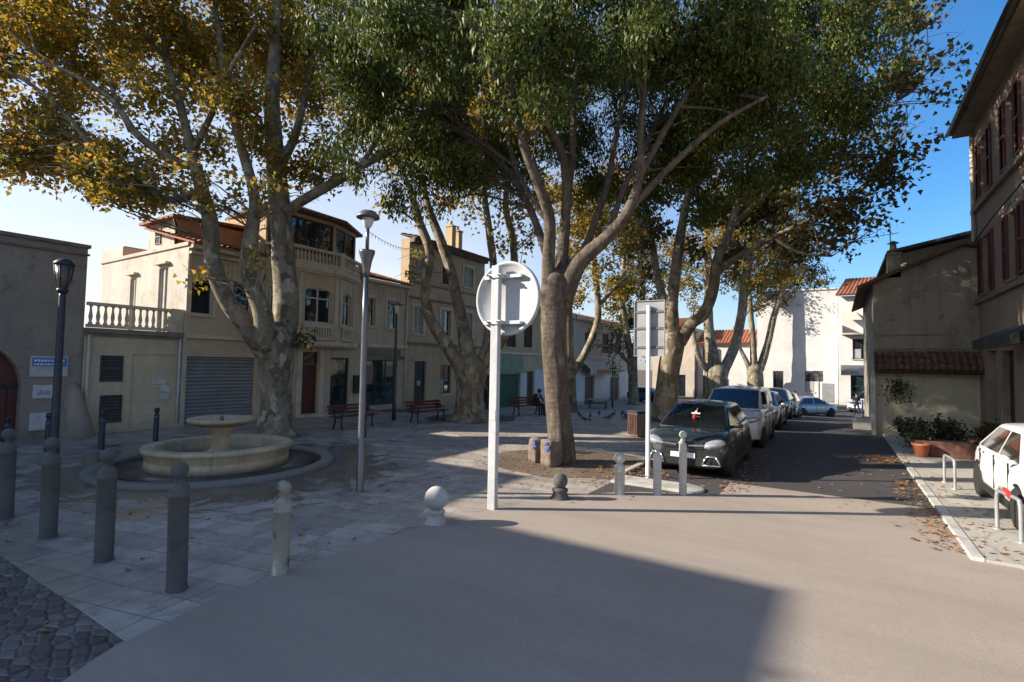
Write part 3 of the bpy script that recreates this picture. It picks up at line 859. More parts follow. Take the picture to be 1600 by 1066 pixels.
mb2.add([(v.y, v.x, v.z) for v in tmp.v], [list(f)[::-1] for f in tmp.f])
sw = mb2.build('side_wall', 'sun_wall', B)
for o in so_:
    mb = MB(); mb.box((.1, o[0], o[1]), (.15, o[2], o[3])); mb.box((.05, o[0], o[1]), (.099, o[0] + .06, o[3])); mb.box((.05, o[2] - .06, o[1]), (.099, o[2], o[3])); mb.box((.05, (o[0] + o[2]) / 2 - .03, o[1]), (.099, (o[0] + o[2]) / 2 + .03, o[3])); d_ = mb.build('terrace_door', 'white_dirty', B)
    mb = MB(); mb.box((-.16, o[0] - .12, o[3] + .12), (-.003, o[2] + .12, o[3] + .2)); mb.build('door_hood', 'trim', d_)
mb = MB(); mb.box((-.06, -.05, 6.40), (.25, 7.45, 6.53)); mb.box((0.0, 5.4, 6.45), (1.6, 7.4, 6.95)); mb.each('parapet', 'sun_wall', B)
mb = MB(); mb.box((.1, 5.5, 6.95), (1.5, 7.3, 7.0)); mb.build('parapet_cap', 'tile', B)
# roofs
tiles(B, (.0, -.35, 6.50), (2.9, -.35, 6.50), (2.9, 3.6, 7.5), (.0, 3.6, 7.5), name='roof')
tiles(B, (7.6, -.35, 6.50), (W1, -.35, 6.50), (W1, 3.6, 7.6), (7.6, 3.6, 7.6), name='roof')
mb = MB(); mb.box((.0, -.30, 6.30), (2.9, -.003, 6.44)); mb.box((7.72, -.30, 6.30), (W1, -.003, 6.44)); mb.box((.0, -.12, 3.12), (3.0, -.003, 3.26)); mb.box((7.75, -.12, 3.12), (W1, -.003, 3.28)); mb.box((0, -.2, 6.1), (2.88, -.003, 6.2)); mb.each('cornice', 'trim', B, bevel=.015)
for u0, u1 in ((.95, 1.6), (2.4, 2.7), (8.72, 9.48), (7.75, 8.08), (.02, .12), (10.25, 10.9)):
    x = u0; mb = MB()
    while x < u1: mb.box((x, -.035, 5.45), (x + .07, -.003, 6.08)); x += .16
    mb.build('frieze', 'trim', B)
# rooftop room with an orange front
mb = MB(); mb.box((.35, 1.7, 6.4), (3.4, 4.0, 7.75)); mb.build('roof_room', 'orange_wall', B)
mb = MB(); mb.box((.33, 1.72, 6.42), (.347, 3.98, 7.72)); f_ = mb.build('roof_room_side', 'sun_wall', B)
mb = MB(); louvre(mb, 0, 0, .45, .6, 0, .04, .1, .04); mb2 = MB(); mb2.add([(.33 - v.y, 2.9 + v.x, 6.85 + v.z) for v in mb.v], [list(f)[::-1] for f in mb.f]); mb2.build('vent', 'vent', f_)
mb = MB(); mb.prism_y([(.05, 7.66), (3.6, 7.9), (3.6, 8.0), (.05, 7.76)], 1.4, 4.2); mb.build('roof_room_eave', 'tile', B)
mb = MB(); mb.tube([(.12, 1.45, 7.6), (.28, 1.6, 7.35), (.28, 1.64, 6.5)], .045); mb.build('rain_pipe', 'dark_metal', B)
# the bow
bow = [(2.75, 0), (3.3, -.9), (5.75, -.9), (7.7, 0)]
def off(poly, d):
    cx, cy = 5.2, .6; out = []
    for x, y in poly:
        v = Vector((x - cx, y - cy)); v = v * (1 + d / v.length); out.append((cx + v.x, cy + v.y))
    out[0] = (out[0][0], 0); out[-1] = (out[-1][0], 0)
    return out
def seg_frame(a, b):
    a, b = Vector((a[0], a[1], 0)), Vector((b[0], b[1], 0)); d = (b - a).normalized(); n = Vector((d.y, -d.x, 0))
    return Matrix(((d.x, -n.x, 0, a.x), (d.y, -n.y, 0, a.y), (0, 0, 1, 0), (0, 0, 0, 1))), (b - a).length
mb = MB(); bwin = []
for i, (a, b) in enumerate(zip(bow[:-1], bow[1:])):
    mt, ln = seg_frame(a, b); mb.T = mt
    o = {0: [(.28, 3.98, .78, 5.4, .2)], 1: [(.80, 3.98, 2.12, 5.46, .2)], 2: [(.42, 3.98, 1.28, 5.44, .2)]}[i]
    facade(mb, 0, ln, 3.05, 6.38, o, rev=.2); bwin.append((mt, o[0]))
    mb.T = None
mb.prism(bow, 3.0, 3.06); mb.prism(bow, 6.3, 6.38)
mb.build('bow', 'facade1', B)
for i, (mt, o) in enumerate(bwin):
    f = window(B, o[0], o[1], o[2], o[3], y=.12, mull=1, bars=0, w=.07, sill=False)
    f.matrix_local = mt
    mb = MB(); mb.box((o[0] + .07, .085, 5.0), (o[2] - .07, .10, 5.06)); mb.build('transom', 'white_dirty', f)
    mb = MB(); mb.box((o[0] - .1, -.10, 3.86), (o[2] + .1, .08, 3.95)); mb.build('sill', 'trim', f)
for (mt, o) in bwin:
    mb = MB(); mb.T = mt
    x = o[0] - .05
    mb.box((x, -.12, 3.30), (o[2] + .05, -.02, 3.38)); mb.box((x, -.12, 3.78), (o[2] + .05, -.02, 3.855))
    while x < o[2]: mb.box((x, -.09, 3.38), (x + .06, -.03, 3.78)); x += .13
    mb.build('window_balustrade', 'trim', B)
mb = MB(); mb.prism(off(bow, .06), 3.06, 3.22); mb.prism(off(bow, .14), 6.05, 6.14); mb.prism(off(bow, .24), 6.14, 6.28); mb.prism(off(bow, .16), 6.281, 6.42); mb.each('cornice', 'trim', B)
mb = MB()
for (mt, o), e in zip(bwin, ((0, .05), (.05, 2.28), (.1, 1.55))):
    mb.T = mt
    for x in (o[0] - .3, o[2] + .14): mb.box((x, -.06, 3.9), (x + .16, -.003, 6.0))
mb.T = None; mb.each('pilaster', 'trim', B)
mb = MB(); balusters(mb, off(bow, .1), 6.42, 7.08, .17, .05)
for p in off(bow, .1): mb.box((p[0] - .11, p[1] - .11, 6.42), (p[0] + .11, p[1] + .11, 7.12))
mb.build('balustrade', 'trim', B)
# glazed loggia
lg = [(2.9, .1), (3.45, -.6), (5.7, -.6), (7.45, .1)]
mb = MB()
for i, (a, b) in enumerate(zip(lg[:-1], lg[1:])):
    mt, ln = seg_frame(a, b); mb.T = mt
    facade(mb, 0, ln, 6.4, 8.5, [(.08, 6.95, ln - .08, 8.34)], rev=.1)
mb.T = None; mb.build('loggia', 'facade3', B)
for i, (a, b) in enumerate(zip(lg[:-1], lg[1:])):
    mt, ln = seg_frame(a, b)
    f = window(B, .08, 6.95, ln - .08, 8.34, y=.05, fm='dark_metal', mull=(0, 2, 1)[i], w=.08, sill=False, name='loggia_window'); f.matrix_local = mt
mb = MB(); ro = [(2.5, .2), (3.2, -1.05), (5.95, -1.05), (8.0, .25), (7.2, 3.4), (3.0, 3.4)]
c = (5.1, 1.0, 9.35)
vs = [(x, y, 8.48) for x, y in ro] + [(x, y, 8.6) for x, y in ro] + [c]
n = len(ro)
mb.add(vs, [tuple(range(n - 1, -1, -1))] + [(i, (i + 1) % n, n + (i + 1) % n, n + i) for i in range(n)] + [(n + i, n + (i + 1) % n, 2 * n) for i in range(n)])
mb.build('loggia_roof', 'tile_dark', B)
mb = MB(); mb.box((2.95, .12, 6.4), (7.4, 3.2, 8.47)); mb.build('loggia_back', 'facade3', B)
# ground floor
roller(B, .10, .02, 2.62, 2.48, 'shutter_grey', .14)
door(B, 4.72, 0, 5.52, 2.25, 'red_wood', .14)
window(B, 4.72, 2.27, 5.52, 2.78, y=.14, fm='red_wood', mull=0, sill=False, name='fanlight')
window(B, 6.18, .06, 7.22, 2.56, y=.14, fm='dark_metal', pm='glass_teal', mull=0, bars=1, w=.08, sill=False, name='glazed_door')
window(B, 8.25, .25, 10.35, 2.50, y=.16, fm='dark_metal', pm='glass_teal', mull=2, w=.06, sill=False, name='shop_window')
mb = MB(); mb.box((8.1, -.22, 2.56), (10.6, -.003, 2.72)); mb.box((8.2, -.05, 2.725), (10.5, -.003, 3.05)); mb.each('shop_fascia', 'trim_dark', B, bevel=.01)
mb = MB()
for x in (4.46, 5.56): mb.box((x, -.07, .0), (x + .22, -.003, 2.95))
mb.box((4.40, -.10, 2.955), (5.84, -.003, 3.05)); mb.build('door_surround', 'trim', B)
mb = MB(); mb.box((4.4, -.45, -.05), (5.9, -.075, .13)); mb.build('door_step', 'trim', B)
mb = MB(); mb.box((7.45, -.14, .9), (7.85, -.004, 1.75)); mb.build('menu_board', 'black', B, bevel=.01)
window(B, .15, 4.0, .90, 5.32, mull=0, pm='glass_teal'); window(B, 1.62, 4.0, 2.36, 5.36, mull=0, pm='glass_teal')
window(B, 8.12, 4.16, 8.70, 5.55, mull=0); window(B, 9.50, 4.12, 10.22, 5.56, mull=0)
for o in ops[1:3] + ops[6:]:
    mb = MB()
    for a, b in (((o[0] - .12, o[1]), (o[0] - .004, o[3])), ((o[2] + .004, o[1]), (o[2] + .12, o[3])), ((o[0] - .12, o[3] + .004), (o[2] + .12, o[3] + .12))):
        mb.box((a[0], -.03, a[1]), (b[0], -.003, b[1]))
    mb.build('window_surround', 'trim', B)
mb = MB(); mb.tube([(10.86, -.08, 0), (10.86, -.08, 6.3)], .045); mb.build('rain_pipe', 'paper', B)

# --- three-storey house
B = building('three_storey_house', 'dusty ochre three-storey house with closed pale shutters, right of the bow-window house', (-19.3, 20.0, 0), PI / 2)
ops = [(.62, .05, 1.55, 2.48), (2.75, .62, 3.75, 2.28), (.45, 3.95, 1.2, 5.45), (2.7, 3.95, 3.6, 5.5), (4.75, 4.1, 5.7, 5.55), (.45, 6.95, 1.2, 8.2), (2.7, 7.0, 3.55, 8.2), (4.75, 7.1, 5.7, 8.35), (5.0, -.3, 6.1, 2.2)]
mb = MB(); facade(mb, 0, 6.95, -.8, 9.1, ops, rev=.2); shell(mb, 0, 6.95, -.8, 9.1, .6, top=False); mb.build('wall', 'facade2', B)
door(B, .62, .05, 1.55, 2.48, 'black', .13)
mb = MB(); mb.box((.95, .1, 1.15), (1.2, .114, 1.4)); mb.build('door_notice', 'white_dirty', B)
window(B, 2.75, .62, 3.75, 2.28, fm='trim_dark', bars=2)
closed_shutters(B, .45, 3.95, 1.2, 5.45, 'grey_shutter'); window(B, 2.7, 3.95, 3.6, 5.5, bars=3, fm='trim'); closed_shutters(B, 4.75, 4.1, 5.7, 5.55, 'grey_shutter')
closed_shutters(B, .45, 6.95, 1.2, 8.2, 'grey_shutter'); closed_shutters(B, 2.7, 7.0, 3.55, 8.2, 'brown_wood'); closed_shutters(B, 4.75, 7.1, 5.7, 8.35, 'grey_shutter')
door(B, 5.0, -.3, 6.1, 2.2, 'brown_wood', .13)
mb = MB(); mb.box((0, -.10, 3.36), (6.95, -.003, 3.5)); mb.box((0, -.08, 5.88), (6.95, -.003, 5.98)); mb.box((0, -.06, 6.7), (6.95, -.003, 6.78))
for k in range(28): mb.box((k * .25, -.34, 8.86), (k * .25 + .12, -.003, 9.02))
mb.box((0, -.38, 9.024), (6.95, -.003, 9.1)); mb.each('cornice', 'trim_dark', B)
for o in ops[2:8]:
    mb = MB()
    for a, b in (((o[0] - .13, o[1]), (o[0] - .004, o[3])), ((o[2] + .004, o[1]), (o[2] + .13, o[3])), ((o[0] - .13, o[3] + .004), (o[2] + .13, o[3] + .16))): mb.box((a[0], -.04, a[1]), (b[0], -.003, b[1]))
    mb.build('window_surround', 'trim', B)
tiles(B, (0, -.5, 9.12), (6.95, -.5, 9.12), (6.95, .7, 9.4), (0, .7, 9.4), name='roof', mat='tile_dark')
for x, y, h in ((3.6, .05, 10.6), (4.3, .1, 10.45)):
    mb = MB(); mb.box((x, y, 8.9), (x + .36, y + .5, h)); mb.box((x - .04, y - .04, h), (x + .4, y + .54, h + .08)); mb.lathe([(.1, 0), (.1, .3)], (x + .18, y + .25, h + .08), 10); mb.build('chimney', 'facade3', B)

# --- house with the green shop
B = building('green_shop_house', 'ochre house with a green roller shutter and green panelled shopfront', (-19.3, 27.0, -.6), PI / 2)
ops = [(1.35, .0, 4.45, 2.32), (5.5, .0, 6.5, 2.5), (2.7, 4.2, 3.95, 5.8), (5.05, 4.25, 6.25, 5.95), (.5, 4.2, 1.6, 5.8), (.1, 0, .9, 2.3)]
mb = MB(); facade(mb, 0.01, 8.5, -.8, 7.2, ops, rev=.2); shell(mb, .01, 8.5, -.8, 7.2, 8, top=False); mb.build('wall', 'facade3', B)
roller(B, 1.35, .0, 4.45, 2.32, 'shutter_green', .14)
mb = MB(); mb.box((1.0, -.12, 2.4), (4.9, -.003, 2.95)); mb.box((1.0, -.08, 2.955), (4.9, -.003, 3.55)); mb.each('shop_fascia', 'green_fascia', B, bevel=.01)
mb = MB(); mb.box((.95, -.10, 0), (1.3, -.003, 2.39)); mb.box((4.5, -.10, 0), (5.4, -.003, 2.39)); mb.box((6.6, -.06, 0), (8.4, -.003, 2.6)); mb.each('shop_pilaster', 'white_wall', B, bevel=.01)
door(B, 5.5, .0, 6.5, 2.5, 'black', .13); door(B, .1, 0, .9, 2.3, 'black', .13)
for o in ops[2:5]: closed_shutters(B, *o, 'brown_wood')
mb = MB(); mb.box((0.01, -.14, 3.7), (8.5, -.003, 3.86)); mb.box((.01, -.35, 7.05), (8.5, -.003, 7.2)); mb.each('cornice', 'trim', B)
tiles(B, (0.01, -.5, 7.22), (8.5, -.5, 7.22), (8.5, 4, 8.2), (0.01, 4, 8.2), name='roof', mat='tile_dark')

# --- pale house with the awning
B = building('awning_shop_house', 'grey-beige two-storey house with a pale awning and white shopfront', (-19.3, 35.6, -1.15), PI / 2)
ops = [(7.2, 4.8, 8.6, 6.6), (11.3, 4.8, 12.9, 6.75), (15.0, 4.8, 16.4, 6.75), (3.4, 4.8, 4.8, 6.6), (7.1, 0, 9.2, 2.5), (13.2, 0, 15.6, 2.4), (2.0, 0, 4.2, 2.5)]
mb = MB(); facade(mb, 0, 19.0, -.5, 7.75, ops, rev=.2); shell(mb, 0, 19.0, -.5, 7.75, 8, top=False); mb.build('wall', 'facade4', B)
for o in ops[:4]: closed_shutters(B, *o, 'brown_wood')
for o in ops[4:]: door(B, *o, 'vent', .13)
mb = MB()
for a, b in ((5.0, 7.05), (9.25, 13.1), (15.7, 18.9)): mb.box((a, -.1, .35), (b, -.003, 2.9))
mb.each('shopfront', 'white_wall', B)
mb = MB(); mb.add([(6.2, -.1, 3.95), (12.6, -.1, 3.95), (12.6, -1.0, 3.25), (6.2, -1.0, 3.25), (6.2, -1.0, 2.75), (12.6, -1.0, 2.75)], [(0, 3, 2, 1), (3, 4, 5, 2)]); mb.build('awning', 'awning_pale', B)
mb = MB(); mb.box((7.8, -1.03, 2.82), (10.4, -1.005, 3.2)); mb.build('awning_valance', 'red_wood', B)
mb = MB(); mb.box((0, -.12, 4.3), (19, -.003, 4.45)); mb.box((0, -.4, 7.55), (19, -.003, 7.75)); mb.each('cornice', 'trim', B)
tiles(B, (0, -.6, 7.78), (19, -.6, 7.78), (19, 4, 9.0), (0, 4, 9.0), name='roof', mat='tile')

# --- white building closing the street
ZE = -1.1; YE = 62.0
def EX(px, py): return HY(px, py, YE)
B = building('white_end_building', 'large white rendered building with narrow windows closing the far end of the street', (EX(1183, 460).x, YE, ZE), 0, 'building')
x0 = EX(1183, 460).x; wid = EX(1308, 470).x - x0
def lo(px, py): q = EX(px, py); return (q.x - x0, q.z - ZE)
wn_ = [lo(1208, 612) + lo(1224, 580), lo(1258, 612) + lo(1272, 580)]
ops = [(a, b, c, d) for a, b, c, d in wn_]
top = lo(1250, 455)[1]
mb = MB(); facade(mb, 0, wid, -.5, top, ops, rev=.25); shell(mb, 0, wid, -.5, top, 12); mb.build('wall', 'white_wall', B)
for o in ops: window(B, *o, y=.16, fm='vent', mull=0, sm='white_wall')
mb = MB(); mb.box((-.05, -.15, top), (wid + .02, .4, top + .18)); mb.each('cornice', 'white_wall', B)
mb = MB(); mb.box((wid - 1.4, -.06, .2), (wid - .4, -.004, 2.1)); mb.build('service_panel', 'shutter_grey', B)
B = building('shopfront_house', 'pale house with an orange tiled roof and a dark shop awning', (EX(1308, 470).x + .05, YE - 1.0, ZE), 0)
w2 = 9.0
mb = MB(); ops = [(1.2, 4.6, 2.6, 6.6), (1.0, 0, 8, 3.1), (4.6, 4.6, 6, 6.6)]
facade(mb, 0, w2, -.5, 10.9, ops, rev=.25); shell(mb, 0, w2, -.5, 10.9, 10, top=False); mb.build('wall', 'white_wall', B)
window(B, *ops[0], fm='vent'); window(B, *ops[2], fm='vent'); window(B, *ops[1], y=.3, fm='dark_metal', pm='glass_teal', mull=3, sill=False, name='shop_window')
mb = MB(); mb.add([(.2, -.02, 4.0), (8.8, -.02, 4.0), (8.8, -1.5, 3.4), (.2, -1.5, 3.4), (.2, -1.5, 3.0), (8.8, -1.5, 3.0)], [(0, 3, 2, 1), (3, 4, 5, 2)]); mb.build('awning', 'awning_grey', B)
mb = MB(); mb.box((.3, -1.0, 7.0), (3.4, -.01, 7.15)); mb.box((.3, -1.0, 7.15), (.36, -.01, 8.0)); mb.build('balcony', 'trim', B)
mb = MB(); mb.add([(.4, -.02, 9.3), (1.5, -.02, 9.3), (2.0, -1.3, 8.4), (.4, -1.3, 8.4)], [(0, 3, 2, 1)]); mb.build('sun_blind', 'awning_pale', B)
tiles(B, (-.2, -.7, 10.95), (w2, -.7, 10.95), (w2, 4.5, 13.3), (-.2 + 1.0, 4.5, 13.3), name='roof', pitch=.34, amp=.09, rows=.8)
# far houses seen between the trees, left of the white building
B = building('low_far_house', 'low pale house with a tiled roof seen between the pollarded trunks', (EX(1085, 560).x, YE + 1.5, ZE), 0)
w3 = x0 - EX(1085, 560).x - .05
ops = [(2, .3, 3.2, 2.3), (6, .3, 7.2, 2.3), (9.5, .3, 10.7, 2.3)]
mb = MB(); facade(mb, 0, w3, -.5, 6.3, ops, rev=.2); shell(mb, 0, w3, -.5, 6.3, 8, top=False); mb.build('wall', 'white_wall', B)
for o in ops: window(B, *o, fm='trim', bars=2)
tiles(B, (0, -.5, 6.3), (w3, -.5, 6.3), (w3, 4.5, 8.2), (0, 4.5, 8.2), name='roof', pitch=.34, amp=.09, rows=.8)
B = building('far_corner_house', 'shaded ochre house across the far corner, behind the tree trunks', (-19.3, YE + 1.0, ZE), 0)
w3 = EX(1085, 560).x + 19.2
ops = [(2, 4, 3.2, 6), (6, 4, 7.2, 6), (2, 0, 4, 2.6), (6, 0, 8, 2.6)]
mb = MB(); facade(mb, 0, w3, -.5, 8.2, ops, rev=.2); shell(mb, 0, w3, -.5, 8.2, 8, top=False); mb.build('wall', 'facade4', B)
for o in ops[:2]: closed_shutters(B, *o, 'brown_wood')
for o in ops[2:]: window(B, *o, fm='dark_metal', sill=False)
tiles(B, (0, -.5, 8.2), (w3, -.5, 8.2), (w3, 4.5, 9.8), (0, 4.5, 9.8), name='roof', pitch=.34, amp=.09, rows=.8)
# --- right side: old gable house with a lean-to tile roof
B = building('gable_house', 'old stained grey gable house with a lean-to tile canopy, beside the tall brown building', (1.2, 23.7, 0), 0)
mb = MB()
gp = [(0, -.2), (3.1, -.2), (3.1, 6.72), (2.55, 6.85), (0, 5.72)]
mb.prism_y(gp, 0, 9); mb.build('wall', 'stone', B)
mb = MB(); mb.add([(.03, -.012, .0), (2.98, -.012, .0), (2.98, -.012, 2.9), (.03, -.012, 2.9)], [(0, 1, 2, 3)]); mb.build('wall_base', 'pale_base', B)
mb = MB(); mb.box((0, -.035, 3.1), (3.0, -.004, 3.25)); mb.box((0, -.02, 3.7), (2.3, -.004, 3.75)); mb.each('string_course', 'trim_dark', B)
mb = MB()
mb.prism_y([(-.5, 5.50), (2.6, 6.86), (2.6, 6.99), (-.5, 5.62)], -.35, 9.2); mb.prism_y([(2.6, 6.99), (2.6, 6.86), (3.05, 6.74), (3.05, 6.86)], -.35, 9.2)
mb.build('roof', 'tile_dark', B)
mb = MB(); mb.box((.45, -.0, 5.9), (.85, .5, 6.75)); mb.box((.40, -.05, 6.75), (.9, .55, 6.83)); mb.lathe([(.13, 0), (.10, .35)], (.65, .25, 6.83), 10); mb.lathe([(.2, .4), (.02, .5)], (.65, .25, 6.83), 10); mb.build('chimney', 'stone', B)
tiles(B, (-.02, -.62, 2.42), (2.98, -.62, 2.42), (2.98, -.02, 3.1), (-.02, -.02, 3.1), pitch=.19, mat='tile_dark', name='lean_to_roof', amp=.06, rows=.3)
mb = MB(); mb.box((.0, -.45, 2.3), (2.96, -.014, 2.37)); mb.build('lean_to_beam', 'brown_wood', B)
mb = MB(); mb.box((-.12, -.16, 0), (0.02, -.014, 2.3)); mb.build('corner_post', 'white_dirty', B)
mb = MB(); mb.prism_y([(.75, 6.2), (3.1, 6.6), (3.1, 7.42), (.75, 6.95)], 1.2, 8); mb.build('attic', 'stone', B)
mb = MB(); mb.prism_y([(.5, 6.96), (3.12, 7.48), (3.12, 7.6), (.5, 7.08)], .8, 8.4); mb.build('attic_roof', 'slate', B)
mb = MB(); mb.tube([(.62, 1.0, 7.0), (.62, 1.0, 8.1)], .018); mb.tube([(-.9, 1.0, 7.65), (.9, 1.0, 7.78)], .012)
for k in range(6): mb.tube([(-.8 + k * .3, .85, 7.66 + k * .02), (-.8 + k * .3, 1.15, 7.66 + k * .02)], .008, 5)
mb.build('aerial', 'dark_metal', B)

# --- tall brown building on the right
B = building('tall_brown_building', 'tall brown plastered building with faded red shutters and a deep eave', (4.2, 24.0, 0), -PI / 2, 'building')
ops = []
for (v0, v1) in ((8.3, 10.3), (5.05, 6.95)):
    for u0 in (1.05, 4.15, 7.3, 10.4): ops.append((u0, v0, u0 + .95, v1))
gf = [(1.35, .06, 2.5, 3.1), (3.0, .06, 4.3, 3.05), (5.2, .4, 8.0, 3.0)]
mb = MB(); facade(mb, 0, 14.5, -.2, 11.1, ops + gf, rev=.25); shell(mb, 0, 14.5, -.2, 11.1, 9, top=False); mb.build('wall', 'rt_wall', B)
for o in ops:
    window(B, *o, y=.16, fm='brown_wood', sm='trim_dark')
    shutter(B, o[0] - .52, o[1], o[0] - .03, o[3], 'red_shutter', -.06, -.006); shutter(B, o[2] + .03, o[1], o[2] + .52, o[3], 'red_shutter', -.06, -.006)
door(B, *gf[0], 'green_fascia', .18); door(B, *gf[1], 'black', .18); window(B, *gf[2], fm='dark_metal', pm='glass_teal', mull=2, sill=False, name='shop_window')
mb = MB()
for z in (4.75, 8.0): mb.box((0, -.12, z), (14.5, -.065, z + .16)); mb.box((0, -.064, z), (14.5, -.003, z + .16))
mb.box((0, -.05, 3.2), (14.5, -.003, 3.3)); mb.each('string_course', 'trim_dark', B)
mb = MB(); mb.box((-.32, -.52, 11.0), (14.5, 9, 11.14)); mb.box((-.40, -.62, 11.145), (14.5, 9, 11.24))
mb.each('eave', 'trim_dark', B)
tiles(B, (-.4, -.63, 11.25), (14.5, -.63, 11.25), (14.5, 5, 12.9), (-.4, 5, 12.9), name='roof', mat='tile_dark')
mb = MB(); mb.tube([(-.3, -.68, 11.12), (14.5, -.68, 11.12)], .06); mb.build('gutter', 'dark_metal', B)
mb = MB(); mb.tube([(.22, -.09, .0), (.22, -.09, 10.9)], .05); mb.build('rain_pipe', 'trim', B)
mb = MB(); mb.tube([(.0, -.10, 6.9), (3.0, -.13, 7.15), (7, -.13, 7.35), (12, -.1, 7.2)], .022); mb.build('cable', 'black', B)
mb = MB(); mb.add([(4.5, -.02, 3.7), (9.0, -.02, 3.7), (9.0, -.9, 3.3), (4.5, -.9, 3.3), (4.5, -.9, 3.05), (9.0, -.9, 3.05)], [(0, 3, 2, 1), (3, 4, 5, 2)]); mb.build('awning', 'awning_green', B)
mb = MB(); mb.box((-.02, -.05, 0), (.14, -.003, 11.0)); mb.build('quoin', 'trim', B)
# ------------------------------------------------------------------ trees
PLANE_LEAF = np.array([(0, 0, 0), (.42, .18, .05), (.24, .48, .0), (0, 1.0, -.06), (-.24, .48, .0), (-.42, .18, .05)], float)
LANCE_LEAF = np.array([(0, 0, 0), (.17, .42, .03), (0, 1.0, -.10), (-.17, .42, .03)], float)
OVAL_LEAF = np.array([(0, 0, 0), (.28, .45, .03), (0, 1.0, -.05), (-.28, .45, .03)], float)

def leaf_mesh(name, pts, size, shape, mat, parent, droop=0.0, flat=0.0):
    """one mesh of many small leaves: pts (N,3), size (N,)"""
    N = len(pts); K = len(shape)
    d = rng.normal(size=(N, 3)); d[:, 2] -= droop * 1.6
    d /= np.linalg.norm(d, axis=1)[:, None]
    n = rng.normal(size=(N, 3)); n[:, 2] += flat
    s = np.cross(d, n); s /= np.linalg.norm(s, axis=1)[:, None] + 1e-9
    n = np.cross(s, d)
    v = pts[:, None, :] + size[:, None, None] * (shape[None, :, 0, None] * s[:, None, :] + shape[None, :, 1, None] * d[:, None, :] + shape[None, :, 2, None] * n[:, None, :])
    me = bpy.data.meshes.new(name)
    me.vertices.add(N * K); me.vertices.foreach_set('co', v.astype(np.float32).ravel())
    me.loops.add(N * K); me.loops.foreach_set('vertex_index', np.arange(N * K, dtype=np.int32))
    me.polygons.add(N)
    me.polygons.foreach_set('loop_start', np.arange(0, N * K, K, dtype=np.int32))
    me.materials.append(M[mat])
    me.update(); me.validate()
    o = bpy.data.objects.new(name, me); COL.objects.link(o)
    if parent: o.parent = parent
    return o

def crown_points(clusters, per_m3, twig=.34, leaves=16, hole=-.05, hs=.75):
    """leaf positions gathered on twigs, twigs spread unevenly through each clump"""
    out = []
    for c, r, k in clusters:
        c = np.array(c); r3 = np.array([r, r, r * .82])
        nt = int(max(6, per_m3 * k * 4.19 * r ** 3 / leaves))
        u = rng.random(nt) ** .45
        d = rng.normal(size=(nt, 3)); d /= np.linalg.norm(d, axis=1)[:, None]
        t = c + d * r3 * u[:, None] * (1 + .25 * rng.normal(size=(nt, 1)))
        keep = [mnoise.noise(Vector(p) * hs) > hole - .25 * rng.random() for p in t]
        t = t[np.array(keep, bool)]
        if not len(t): continue
        n = rng.integers(int(leaves * .5), int(leaves * 1.5), len(t))
        q = np.repeat(t, n, axis=0)
        out.append(q + rng.normal(size=q.shape) * twig * .55)
    return np.concatenate(out)

def limb(mb, pts, seg=9, n=5, wob=.10):
    """pts: (px, py, radius in px, d) -> tapered limb"""
    ps = []
    for px, py, r, d in pts:
        p = P(px, py, d); ps.append((p.x, p.y, p.z, (r if r > 12.5 else r * .84) * d / FPX * math.cos(math.atan((px - 800) / FPX))))
    c = cr(ps, n)
    mb.tube([q[:3] for q in c], [max(.008, q[3]) for q in c], seg, 0, True, True, wob)
    return [Vector(q[:3]) for q in c], [q[3] for q in c]

def twigs(mb, nodes, clusters, count, rmax=.05):
    """thin branches from the limbs out to the clumps of leaves"""
    if not nodes: return
    for c, r, k in clusters:
        c = Vector(c)
        best = sorted(nodes, key=lambda q: (q - c).length + (2.5 if q.z > c.z else 0))[:4]
        for _ in range(count):
            a = random.choice(best)
            e = c + Vector((random.uniform(-1, 1), random.uniform(-1, 1), random.uniform(-.6, .9))) * r * .75
            L_ = (e - a).length
            if L_ > 3.8 or L_ < .3: continue
            mid = a.lerp(e, .5) + Vector((random.uniform(-.15, .15) * L_, random.uniform(-.15, .15) * L_, random.uniform(.02, .18) * L_))
            r0 = min(rmax, .010 + .009 * L_)
            cc = cr([(*a, r0), (*mid, r0 * .65), (*e, .007)], 5)
            mb.tube([q[:3] for q in cc], [q[3] for q in cc], 5, 0, True, False)
            for q in cc[3:-1:2]:
                e2 = Vector(q[:3]) + Vector((random.uniform(-1, 1), random.uniform(-1, 1), random.uniform(-.5, .8))) * random.uniform(.4, 1.0)
                mb.tube([q[:3], Vector(q[:3]).lerp(e2, .5) + Vector((0, 0, .06)), e2], [q[3] * .6, .008, .005], 4, 0, True, False)

def clumps(lst, dd=1.0, jitter=.5):
    out = []
    for px, py, d, r in lst:
        d += random.uniform(-dd, dd)
        out.append((tuple(P(px, py, d)), r * d / FPX, random.uniform(.75, 1.25)))
    return out

def flare(mb, base, r, h=.55):
    """root flare"""
    n = 26; vs = []; fs = []
    for j, (z, k) in enumerate(((-.25, 1.75), (0, 1.5), (h * .35, 1.22), (h * .75, 1.06), (h * 1.3, .98))):
        for i in range(n):
            a = 2 * PI * i / n
            q = r * (1 + (k - 1) * (1 + .55 * math.cos(5 * a + base.x)))
            vs.append((base.x + q * math.cos(a), base.y + q * math.sin(a), base.z + z))
    for j in range(4):
        for i in range(n): fs.append((j * n + i, j * n + (i + 1) % n, (j + 1) * n + (i + 1) % n, (j + 1) * n + i))
    mb.add(vs, fs, 0, True)

